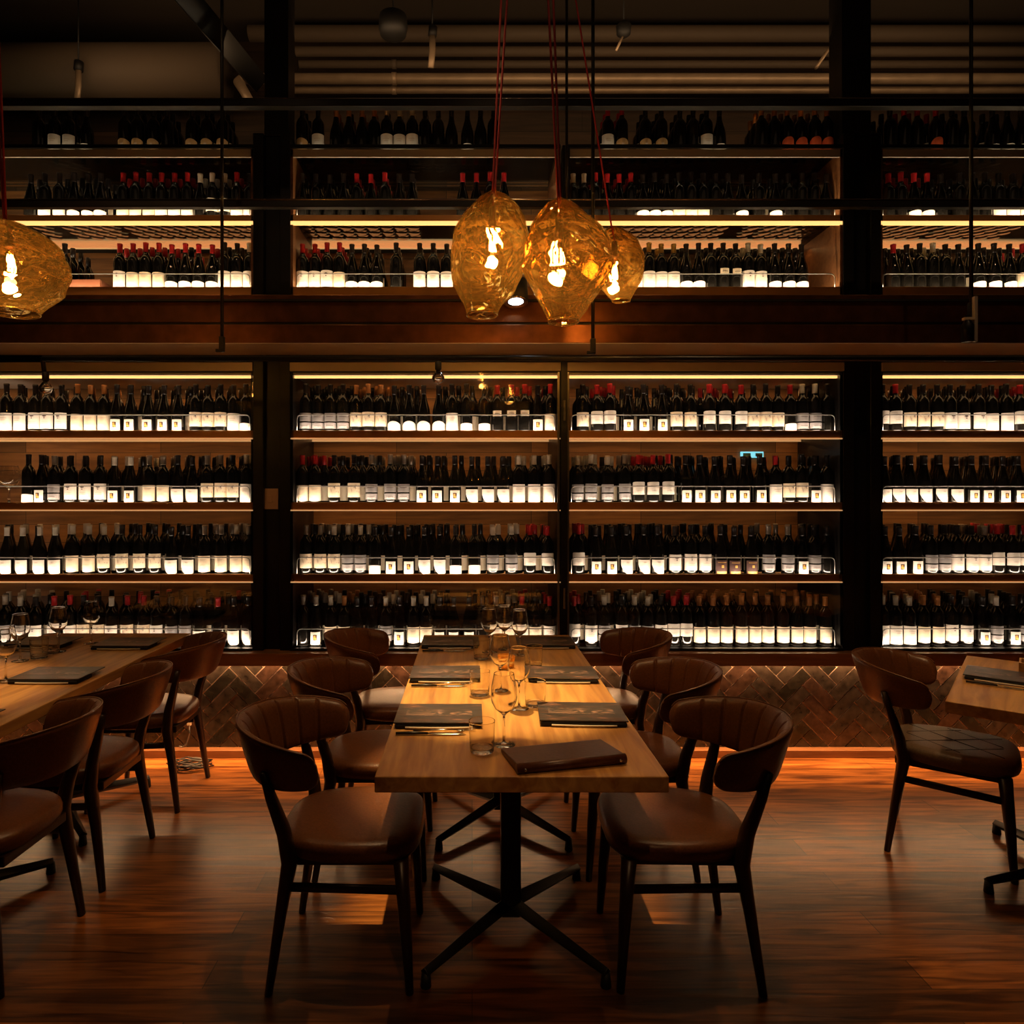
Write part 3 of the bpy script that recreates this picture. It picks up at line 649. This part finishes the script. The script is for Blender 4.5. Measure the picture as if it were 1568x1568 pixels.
# ------------------------------------------------------------------ pendant lamps
def pendant(px0, px1, py0, py1, Y, seed, prof, bx, by, cords, label, open_dx=0.0, lamp=9):
    cx = X((px0 + px1) / 2, Y); z1 = Z(py0, Y); z0 = Z(py1, Y); hh = z1 - z0; R = (px1 - px0) / F * Y / 2
    t = thing('pendant_lamp', label, 'lamp', (cx, Y, z0), 0, 'amber blown-glass pendant lamps')
    seg = 96; rings = []
    n = 72
    off = Vector((seed * 3.1, seed * 1.7, 0))
    for i in range(n + 1):
        u = i / n                                  # 0 bottom opening .. 1 top
        # interpolate the profile
        for q_ in range(len(prof) - 1):
            a, b = prof[q_], prof[q_ + 1]
            if a[0] <= u <= b[0]:
                s = (u - a[0]) / (b[0] - a[0]); z_ = prof[max(0, q_ - 1)]; y_ = prof[min(len(prof) - 1, q_ + 2)]
                cr = lambda e: .5 * (2 * a[e] + (b[e] - z_[e]) * s + (2 * z_[e] - 5 * a[e] + 4 * b[e] - y_[e]) * s * s + (3 * a[e] - z_[e] - 3 * b[e] + y_[e]) * s ** 3)
                r = max(.03, cr(1)); d = cr(2); break
        ring = []
        for j in range(seg):
            th = 2 * PI * j / seg; p = Vector((math.cos(th), math.sin(th), (u - .5) * 2.6))
            q = noise.noise(p * 1.25 + off); q2 = 1 - abs(noise.noise(p * 1.6 + off * 2)) * 2; q3 = 1 - abs(noise.noise(p * 3.4 + off)) * 2
            edge = min(1, u * 5) * min(1, (1 - u) * 6)
            k = 1 + edge * (.11 * q + .060 * (q2 - .5) + .010 * (q3 - .5))
            ring.append((R * (r * math.cos(th) * k + d), R * r * math.sin(th) * k, hh * u))
        rings.append(ring)
    sh = MB().loft(rings, 0, cap=False).build('shade', M['amber'], t)
    md = sh.modifiers.new('wall', 'SOLIDIFY'); md.thickness = .0035; md.offset = -1
    rr = rings[0]; MB().tube([Vector(p) for p in rr] + [Vector(rr[0]), Vector(rr[1])], .0028, 6, cap=False).build('rim', M['amber'], t)
    b = Vector((X(bx, Y) - cx, 0, Z(by, Y) - z0)); dt = prof[-1][2] * R
    top = Vector((dt, 0, hh))
    MB().lathe([(.004, .11), (.013, .105), (.015, .055), (.017, .05), (.017, .030), (.012, .026)], 18, b + Vector((0, 0, .02))).build('socket', M['folder'], t)
    bu = MB().lathe([(.010, .045), (.014, .03), (.026, .005), (.028, -.02), (.026, -.045), (.014, -.062), (.002, -.066)], 20, b).build('bulb', M['bulbglass'], t)
    fl = MB()
    for dx in (-.006, .006): fl.tube([b + Vector((dx, 0, .018)), b + Vector((dx * 1.2, 0, -.042))], .0034, 8)
    fl.tube([b + Vector((-.007, 0, -.04)), b + Vector((.007, 0, -.04))], .003, 8)
    fl.build('filament', M['filament'], bu)
    for (ex, ey) in cords:
        e = Vector((X(ex, Y) - cx, 0, 5.2 - z0)) if ey is None else Vector((X(ex, Y) - cx, 0, Z(ey, Y) - z0))
        k = cords.index((ex, ey)); s0 = top + Vector((.004 * (1 if k else -1), 0, -.01))
        # straight cord continues to the ceiling
        if ey is not None: dd = (e - s0); e = s0 + dd * ((5.2 - z0 - s0.z) / dd.z)
        mid = (s0 + e) / 2 + Vector((.006, 0, 0))
        MB().tube([b + Vector((0, 0, .125)), top + Vector((0, 0, -.02)), s0, mid, e], .0042, 6).build('cord', M['cord'], t)
    l = bpy.data.lights.new('bulb_light', 'POINT'); l.energy = lamp; l.color = (1, .60, .24); l.shadow_soft_size = .02
    lo = bpy.data.objects.new('bulb_light', l); C.objects.link(lo); lo.location = (cx + b.x, Y, z0 + b.z - .085)
    return t
P1 = [(0, .40, -.18), (.09, .50, -.16), (.17, .70, -.10), (.32, .92, -.06), (.5, .98, .0), (.68, .90, .08), (.82, .72, .12), (.93, .40, .12), (1.0, .06, .12)]
P2 = [(0, .34, -.08), (.10, .50, -.04), (.22, .72, .0), (.40, .96, .0), (.55, .98, .02), (.70, .85, .0), (.84, .60, -.10), (.94, .34, -.16), (1.0, .06, -.18)]
P3 = [(0, .36, .1), (.10, .58, .06), (.25, .88, .0), (.45, 1.0, 0), (.65, .95, 0), (.82, .72, -.1), (.94, .38, -.2), (1.0, .06, -.25)]
P0 = [(0, .44, .1), (.08, .55, .08), (.22, .80, .04), (.40, .98, .0), (.6, .98, 0), (.8, .75, -.02), (.93, .40, -.05), (1.0, .06, -.05)]
pendant(690, 808, 291, 483, 2.60, 1, P1, 754, 368, [(766, 0), (775, 0)], 'leftmost and brightest of the three clustered amber glass pendants', lamp=10)
pendant(801, 936, 303, 493, 2.48, 2, P2, 856, 388, [(838, 0), (846, 0)], 'middle and largest of the three clustered amber glass pendants', lamp=7)
pendant(910, 985, 346, 461, 3.15, 3, P3, 941, 412, [(880, 0)], 'smallest amber glass pendant, right of the cluster', lamp=4)
pendant(-70, 94, 336, 479, 2.60, 4, P0, 16, 398, [(-14, 0), (-6, 0)], 'amber glass pendant cut off at the left edge, over left table', lamp=8)
# ------------------------------------------------------------------ tables
def table(name_label, x0, x1, y0, y1, rz=0, loc=None, ped=None):
    L = y1 - y0; Wd = x1 - x0
    t = thing('dining_table', name_label, 'table', loc or ((x0 + x1) / 2, (y0 + y1) / 2, 0), rz)
    MB().box(-Wd / 2, Wd / 2, -L / 2, L / 2, .724, .77).build('tabletop', M['oak'], t, .004)
    for py in (ped if ped is not None else (-.42, .42)):
        MB().box(-.036, .036, py - .036, py + .036, .05, .70).build('column', M['black'], t, .008)
        MB().box(-.20, .20, py - .035, py + .035, .705, .724).box(-.035, .035, py - .2, py + .2, .700, .724).build('top_plate', M['black'], t, .003)
        for sx in (-1, 1):
            for sy in (-1, 1):
                arm = MB().tube([(0, py, .085), (sx * .03, py + sy * .03, .085), (sx * .29, py + sy * .31, .045)], [.030, .030, .018], 4, sq=(1, 1)).build('base_arm', M['black'], t, .003)
                MB().lathe([(.016, 0), (.018, .002), (.014, .045)], 12, (sx * .285, py + sy * .305, 0)).build('glide', M['blackm'], arm)
    return t
table('oak dining table in the centre set for six diners', -.273, .55, 1.913, 3.88)
table('oak dining table at the left edge of the photo', -2.43, -1.61, 1.95, 3.93)
ang = math.atan2(-.64, .77)
ux = Vector((.77, -.64, 0)).normalized(); uy = Vector((.64, .77, 0)).normalized()
Acorn = Vector((1.81, 2.625, 0))
rc = Acorn + ux * .41 + uy * .49
RT = table('angled oak dining table at the right edge', -.41, .41, -.49, .49, ang, rc, (0,))
TZ = .7705
# ------------------------------------------------------------------ chairs
def make_chair(lm, quilt=False, seatm=None):
    root = thing('dining_chair', 'x', 'chair')
    # seat
    mb = MB(); rings = []; N = 48
    def outline(s, z):
        out = []
        for j in range(N):
            th = 2 * PI * j / N; c, sn = math.cos(th), math.sin(th)
            e = .55
            x = .235 * math.copysign(abs(c) ** e, c); y = .235 * math.copysign(abs(sn) ** e, sn)
            y *= 1 - .20 * max(0, -x / .235) ** 1.5 - .03
            out.append((x * s + .01, y * s, z))
        return out
    for s, z in ((.90, .405), (.975, .412), (1.0, .428), (1.0, .445), (.985, .458), (.94, .468), (.80, .473), (.5, .474), (.1, .472)): rings.append(outline(s, z))
    mb.loft(rings); 
    seat = mb.build('seat', seatm or lm, root)
    if quilt:
        q = MB()
        for i in range(-3, 4):
            for sg in (-1, 1):
                pts = []
                for k in range(-8, 9):
                    x = k * .025; y = sg * (x * .8) + i * .15
                    if abs(y) < .19 and abs(x) < .2: pts.append((x + .01, y, .4735))
                if len(pts) > 2: q.tube(pts, .0016, 5)
        q.build('stitching', M['leather'] if 0 else M['napkin'], seat)
    MB().box(-.20, .20, -.16, .16, .372, .408).build('seat_frame', M['brown_wood'], root, .006)
    for sy in (-1, 1):
        MB().tube([(-.225, sy * .212, 0), (-.19, sy * .195, .25), (-.165, sy * .190, .40), (-.18, sy * .200, .50), (-.215, sy * .222, .62), (-.235, sy * .232, .70)], [.0145, .022, .030, .026, .020, .015], 12, sq=(.85, 1.1)).build('leg', M['brown_wood'], root)
        MB().tube([(.215, sy * .208, 0), (.20, sy * .20, .22), (.185, sy * .19, .41)], [.014, .022, .028], 12, sq=(.9, 1)).build('leg', M['brown_wood'], root)
        MB().tube([(-.185, sy * .195, .325), (.192, sy * .196, .315)], .013, 8, sq=(.6, 1.2)).build('stretcher', M['brown_wood'], root)
    # wrap-around back: sweep of a rounded section along a horseshoe
    mb = MB(); rings = []; n = 220; K = 24
    for i in range(n + 1):
        t = -1 + 2 * i / n; th = t * math.radians(98)
        at = abs(t)
        cx = -.095 - .245 * math.cos(th); cy = .252 * math.sin(th)
        nx, ny = -math.cos(th), math.sin(th)                       # outward normal
        endk = min(1, (1 - at) / .10); endk = math.sqrt(max(.0, 1 - (1 - endk) ** 2)) if endk < 1 else 1
        top = .815 - .055 * at ** 2.2; bot = .640 + .022 * at ** 3 - .01
        zc = (top + bot) / 2 - .012 * (1 - endk); hh = (top - bot) / 2 * (.28 + .72 * endk); th_ = .021 * (.45 + .55 * endk)
        chan = .0045 * max(0, 1 - abs(math.sin(t * PI * 5.5)) / .32) if at < .86 else 0
        ring = []
        for k in range(K):
            a = 2 * PI * k / K; ca, sa = math.cos(a), math.sin(a)
            px_ = math.copysign(abs(ca) ** .7, ca) * th_; pz = math.copysign(abs(sa) ** .55, sa) * hh
            v = pz / hh if hh else 0
            lean = .030 * v * (1 - .6 * at) + .007 * max(0, v) ** 3
            inner = -ca > .2
            o_ = px_ + lean + (chan * 2 if inner and abs(v) < .93 else 0)
            ring.append((cx + nx * o_, cy + ny * o_, zc + pz))
        rings.append(ring)
    mb.loft(rings); bk = mb.build('backrest', lm, root)
    # piping along the top edge
    pip = [Vector(r[5]) + Vector((0, 0, .0015)) for r in rings[3:-3]]
    MB().tube(pip, .0035, 6).build('piping', lm, bk)
    return root
ch = make_chair(M['leather']); ch2 = make_chair(M['leather'], True, M['leather2'])
chairs = [(-.41, 2.35, 0, 'front chair left of the centre table, nearest the camera'), (-.41, 2.98, 0, 'middle leather chair on the left side of the centre table'),
          (-.41, 3.70, 0, 'farthest leather chair on the left side of the centre table, by the bricks'),
          (.686, 2.35, PI, 'front chair right of the centre table, beside the leather folder'), (.686, 2.98, PI, 'middle leather chair on the right side of the centre table'),
          (.686, 3.70, PI, 'farthest leather chair on the right side of the centre table, by the bricks'),
          (-1.68, 2.34, PI, 'nearest of three chairs seen from behind at the left table'), (-1.68, 2.91, PI, 'middle of three chairs seen from behind at the left table'),
          (-1.68, 3.575, PI, 'farthest of three chairs seen from behind at the left table')]
for i, (x, y, rz, lb) in enumerate(chairs):
    c = ch if i == 0 else copy_tree(ch)
    c.location = (x, y, 0); c.rotation_euler = (0, 0, rz + (.03 * ((i * 7) % 3 - 1) if i else 0)); tag(c, 'tan ' + lb if 'leather' not in lb[:16] else lb, 'chair', 'leather dining chairs')
e1 = Vector((1.827, 3.03, 0)); e2 = Vector((2.19, 2.78, 0)); e3 = Vector((2.08, 3.33, 0))
cc = (e2 + e3) / 2
ch2.location = (cc.x - .01, cc.y - .01, 0); ch2.rotation_euler = (0, 0, math.radians(-36)); tag(ch2, 'brown chair with quilted diamond-stitched seat at the right table', 'chair', 'leather dining chairs')
# ------------------------------------------------------------------ table ware
def wine_glass_mesh():
    H_ = .225
    out = [(.036, 0), (.0365, .0015), (.028, .003), (.010, .0055), (.0045, .010), (.0036, .03), (.0034, .075), (.0042, .092), (.012, .100), (.028, .113), (.039, .134), (.0425, .152), (.0405, .178), (.034, .212), (.0324, .222), (.0321, .2242), (.0319, .2245)]
    inn = [(.0316, .2245), (.0314, .2242), (.0315, .222), (.0331, .212), (.0395, .178), (.0415, .152), (.038, .135), (.027, .1148), (.011, .1022), (.001, .1005)]
    return MB().lathe(out + inn, 32)
def place_glass(x, y, z, lb, first=[None], s=1.0, grp='wine glasses'):
    if first[0] is None:
        t = thing('wine_glass', lb, 'wine glass', (x, y, z)); g = wine_glass_mesh().build('bowl_and_stem', M['clear'], t); first[0] = t
    else: t = copy_tree(first[0]); t.location = (x, y, z)
    t.scale = (s, s, s)
    return tag(t, lb, 'wine glass', grp)
def place_tumbler(x, y, z, lb, first=[None]):
    if first[0] is None:
        t = thing('water_tumbler', lb, 'tumbler', (x, y, z))
        MB().lathe([(.030, 0), (.035, .001), (.0367, .004), (.037, .007), (.0371, .009), (.0385, .045), (.0403, .090), (.0405, .0945), (.0404, .0955), (.0397, .0956), (.0395, .0945), (.0393, .090), (.0374, .045), (.0358, .018), (.0352, .015), (.033, .0135), (.020, .0125), (.001, .012)], 32).build('tumbler_body', M['clear'], t); first[0] = t
    else: t = copy_tree(first[0]); t.location = (x, y, z)
    return tag(t, lb, 'tumbler', 'water tumblers')
for x, y, lb in ((.10, 2.16, 'nearest wine glass on the centre table, in front of the folder'), (.173, 2.53, 'wine glass beside the middle tumbler, right of centre'),
                 (.113, 2.76, 'third nearest wine glass, in the middle of the centre table'), (.085, 3.42, 'left of three far wine glasses on the centre table'),
                 (.165, 3.50, 'middle of three far wine glasses on the centre table'), (.235, 3.38, 'right of three far wine glasses on the centre table')):
    place_glass(x, y, TZ, lb)
for x, y, lb in ((.03, 2.10, 'water tumbler beside the nearest cutlery on the centre table'), (.03, 2.70, 'water tumbler glowing beside the middle left menu'),
                 (.235, 2.56, 'water tumbler right of the second wine glass'), (.045, 3.30, 'water tumbler by the farthest left menu'), (.285, 3.16, 'water tumbler behind the middle right menu')):
    place_tumbler(x, y, TZ, lb)
t = thing('candle_holder', 'small copper amber candle holder among the far glasses', 'candle holder', (.15, 3.10, TZ))
MB().lathe([(.028, 0), (.033, .002), (.038, .06), (.036, .061), (.031, .012), (.001, .008)], 24).build('cup', M['amber'], t)
MB().lathe([(.024, .013), (.025, .03), (.001, .031)], 20).build('candle', M['napkinw'], t)
# left table glasses
def onL(px, py): s = (py - VY) / (H - .77); return (px - VX) / s, F / s
for px, py, lb in ((31, 1012, 'wine glass at the near end of the left table group'), (89, 998, 'wine glass between the tumblers on the left table'), (140, 985, 'wine glass standing alone near the left table corner')):
    x, y = onL(px, py); place_glass(x, y, TZ, lb)
x, y = onL(9, 1042); place_glass(x, y, TZ, 'wine glass behind the left table menu, partly cut off')
for px, py, lb in ((60, 1008, 'left water tumbler of the pair on the left table'), (78, 1001, 'right water tumbler of the pair on the left table')):
    x, y = onL(px, py); place_tumbler(x, y, TZ, lb)
place_glass(X(18, 4.13) - .02, GY + .085, LZ[1] - .012, 'large wine glass standing on the second shelf, far-left cabinet', s=1.15).scale = (1.5, 1.5, 1.03)
# menus, napkins, cutlery
mn = None; nk = None; kn = None; fk = None
def make_menu():
    t = thing('menu_card', 'x', 'menu')
    MB().box(-.150, .150, -.105, .105, 0, .004).build('cover', M['menu'], t, .001)
    MB().box(-.115, .115, -.034, .034, .004, .0043).build('picture', M['menupic'], t)
    return t
def pic_mat():
    m, nt, b = newmat('menu_picture'); L = nt.links.new
    tc0 = nt.nodes.new('ShaderNodeTexCoord'); tc = nt.nodes.new('ShaderNodeMapping'); tc.inputs['Scale'].default_value = (.45, 1.6, 1); L(tc0.outputs['Object'], tc.inputs[0]); n = nt.nodes.new('ShaderNodeTexNoise'); n.inputs['Scale'].default_value = 22; n.inputs['Detail'].default_value = 6; n.inputs['Distortion'].default_value = 3.5
    L(tc.outputs[0], n.inputs['Vector']); r = nt.nodes.new('ShaderNodeValToRGB'); e = r.color_ramp.elements
    e[0].position = .48; e[0].color = (.05, .04, .035, 1); e[1].position = .68; e[1].color = (.42, .22, .15, 1); L(n.outputs['Fac'], r.inputs['Fac']); L(r.outputs[0], b.inputs['Base Color']); b.inputs['Roughness'].default_value = .3
    return m
M['menupic'] = pic_mat()
def place_setting(x, y, rz, lb, side, table_, cutlery=True, g='table settings'):
    global mn, nk, kn, fk
    R = Matrix.Rotation(rz, 4, 'Z')
    def at(dx, dy, z): v = R @ Vector((dx, dy, 0)); return (x + v.x, y + v.y, z)
    if nk is None:
        nk = thing('folded_napkin', 'x', 'napkin'); MB().box(-.145, .145, -.060, .060, 0, .016).build('cloth', M['napkin'], nk, .006)
        MB().tube([(-.11 + .22 * i / 10, -.062 - .004 * math.sin(PI * i / 10), .006) for i in range(11)], .003, 6).build('folded_edge', M['napkinw'], nk)
        a = nk
    else: a = copy_tree(nk)
    a.location = at(0, -.048, TZ); a.rotation_euler = (0, 0, rz); tag(a, f'dark folded napkin under the {lb}', 'napkin', 'folded napkins')
    if mn is None: mn = make_menu(); a = mn
    else: a = copy_tree(mn)
    a.location = at(0, 0, TZ + .0175); a.rotation_euler = (0, 0, rz); tag(a, lb + ' with a glossy picture', 'menu', 'printed menus')
    if cutlery:
        if kn is None:
            kn = thing('table_knife', 'x', 'knife')
            MB().tube([(-.115, 0, .006), (-.06, .002, .007), (-.01, 0, .006)], [.006, .0075, .0055], 8, sq=(1, .7)).build('handle', M['cable'], kn)
            MB().tube([(-.01, 0, .005), (.02, 0, .0045), (.09, .002, .004), (.115, -.001, .003)], [.005, .009, .008, .002], 8, sq=(1, .18)).build('blade', M['steel'], kn)
            fk = thing('table_fork', 'x', 'fork')
            MB().tube([(-.10, 0, .006), (0, 0, .008), (.04, 0, .006)], [.006, .003, .003], 8, sq=(1, .6)).build('handle', M['steel'], fk)
            m = MB().tube([(.04, 0, .006), (.055, 0, .004), (.065, 0, .004)], [.003, .010, .010], 8, sq=(1, .25))
            for q in (-.0075, -.0025, .0025, .0075): m.tube([(.063, q, .004), (.085, q, .005), (.105, q, .010)], .0012, 5)
            m.build('tines', M['steel'], fk); a, b = kn, fk
        else: a, b = copy_tree(kn), copy_tree(fk)
        a.location = at(-.02, -.165, TZ); a.rotation_euler = (0, 0, rz); tag(a, f'steel knife in front of the {lb}', 'knife', 'table knives')
        b.location = at(.02, -.135, TZ); b.rotation_euler = (0, 0, rz + .05); tag(b, f'steel fork in front of the {lb}', 'fork', 'forks')
place_setting(-.115, 2.41, .0, 'nearest menu card on the left of the centre table', 'l', 'c')
place_setting(.385, 2.43, -.05, 'nearest menu card on the right of the centre table', 'r', 'c', False)
place_setting(-.115, 2.98, .0, 'middle menu card on the left of the centre table', 'l', 'c')
place_setting(.385, 2.97, -.03, 'middle menu card on the right of the centre table', 'r', 'c', False)
place_setting(-.115, 3.62, .0, 'farthest menu card on the left of the centre table', 'l', 'c')
place_setting(.385, 3.62, .0, 'farthest menu card on the right of the centre table', 'r', 'c', False)
place_setting(-1.79, 2.96, .0, 'menu card beside the middle chair of the left table', 'l', 'c', False)
place_setting(-1.80, 3.60, .0, 'menu card beside the far corner of the left table', 'l', 'c', False)
place_setting(-2.26, 3.62, .0, 'menu card at the far left of the left table', 'l', 'c')
place_setting(-1.82, 2.35, .0, 'menu card beside the nearest chair of the left table', 'l', 'c')
pr = rc - ux * .16 + uy * .16
pr = Acorn + uy * .53 + ux * .175
place_setting(pr.x, pr.y, ang, 'menu card on the angled right table', 'r', 'c')
t = thing('bread_box', 'low wooden tray at the right edge of the right table', 'tray', (2.50, 2.99, TZ), ang)
m = MB().box(-.09, .09, -.06, .06, 0, .006)
for a in ((-.09, .09, -.06, -.052), (-.09, .09, .052, .06), (-.09, -.082, -.052, .052), (.082, .09, -.052, .052)): m.box(*a, .006, .055)
m.build('tray_body', M['oak'], t, .002)
# leather folder
c = (Vector((.083, 2.087, 0)) + Vector((.392, 2.145, 0)) + Vector((.461, 2.03, 0)) + Vector((.134, 1.935, 0))) / 4
t = thing('leather_folder', 'brown leather folder lying at the near end of the centre table', 'folder', (c.x, c.y, TZ), .24)
mb = MB(); rings = []
for i in range(13):
    u = i / 12; y = .085 - .17 * u; zt = .014 + .014 * u
    if i == 0: prof_ = [(y, .002), (y, .004)]
    rings.append([(-.165 + 0 * u, y, 0), (-.165, y, zt), (0, y, zt + .002 * math.sin(PI * u)), (.165, y, zt), (.165, y, 0)])
mb.loft(rings); mb.build('cover', M['folder'], t, .004)
MB().tube([(-.166, -.082, .0145), (.166, -.082, .0145)], .0145, 14).build('spine', M['folder'], t)
for sx in (-1, 1): MB().lathe([(.001, .004), (.004, .003), (.005, 0)], 10, (sx * .145, -.0965, .015), mtx=Matrix.Rotation(PI / 2, 4, 'X')).build('rivet', M['steel'], t)
# cable tangle on the floor behind the left chairs
R = random.Random(11); cx, cy = (297 - VX) / 265, F / 268
pts = []; N = 64
for i in range(N):
    a = i * 1.15; rr = .035 + .075 * abs(math.sin(i * .37)) ; pts.append((cx + rr * math.cos(a) * 1.2 + .01 * math.sin(i), cy + rr * math.sin(a) * .7, .008 + .03 * abs(math.sin(i * .71))))
o = MB().tube(pts, .0035, 5).build('cable_tangle', M['cable']); tag(o, 'tangled black cable lying on the floor by the brick wall', 'cable')
t = thing('power_cord', 'short pale cord hanging down the bricks to the cable tangle', 'cord', ((287 - VX) / 258, 4.10, .02))
MB().tube([(.0, .0, .17), (.006, -.01, .12), (-.01, -.02, .06), (-.03, -.03, .045), (-.05, -.03, .05)], .004, 6).build('lead', M['rod'], t)
MB().box(-.012, .012, -.012, .004, .165, .20).build('plug', M['napkinw'], t, .003)
# ------------------------------------------------------------------ lights
area('plinth_light', (.3, 4.085, .594), (math.radians(6), 0, 0), 7.4, .012, 40, (1, .56, .26))
area('ledge_light', (.3, 4.0, .565), (math.radians(-4), 0, 0), 7.4, .015, 27, (1, .48, .17), math.radians(64))
for wx in (-2.4, -1.1, .2, 1.5, 2.8): spot('shelf_front_fill', (wx, 1.7, 5.0), (wx, 4.05, 1.9), 24, 42, 1, .04, (1, .60, .30))  # added unseen ceiling spots, fill light for the dark shelf fronts
spot('table_spot', (.0, 3.45, 4.6), (.10, 2.72, .77), 1300, 17, .6, .02, (1, .66, .27))
spot('table_spot_wide', (-.38, 2.45, 4.5), (-.38, 2.45, 0), 85, 52, .5, .02, (1, .60, .28))
spot('left_spot', (-2.5, 3.2, 4.6), (-2.25, 2.7, .77), 520, 19, .6, .02, (1, .60, .26))
spot('right_spot', (2.5, 2.6, 4.3), (2.3, 2.6, .77), 150, 30, .6, .02, (1, .60, .26))
spot('right_floor_spot', (1.35, 2.7, 4.5), (1.35, 2.75, 0), 50, 46, .7, .03, (1, .6, .28))
spot('near_table_fill', (.5, -1.1, 4.7), (.14, 1.95, .74), 95, 13, 1, .05, (1, .52, .22))  # added spot behind the camera to brighten the table's front edge
area('room_fill', (.2, .6, 4.9), (math.radians(18), 0, 0), 5, 2, 2.0, (1, .62, .34))
area('pipe_wash', (.8, 4.3, 4.3), (math.radians(140), 0, 0), 7, .3, 15, (1, .62, .32))
spot('beam_wash', (-1.9, 1.9, 4.6), (-1.9, 3.75, 2.5), 40, 34, 1, .05, (1, .5, .2))
# ------------------------------------------------------------------ world, camera
w = bpy.data.worlds.new('World'); bpy.context.scene.world = w; w.use_nodes = True
w.node_tree.nodes['Background'].inputs[0].default_value = (1, .6, .35, 1); w.node_tree.nodes['Background'].inputs[1].default_value = .004
cam = bpy.data.cameras.new('camera'); co = bpy.data.objects.new('camera', cam); C.objects.link(co)
co.location = (0, 0, H); co.rotation_euler = (PI / 2, 0, 0); cam.sensor_width = 36; cam.lens = 36 * F / 1568
cam.shift_x = (784 - VX) / 1568; cam.shift_y = -(784 - VY) / 1568
bpy.context.scene.camera = co
vs = bpy.context.scene.view_settings; vs.view_transform = 'Standard'; vs.look = 'None'; vs.exposure = 0
print('bottles', nb)
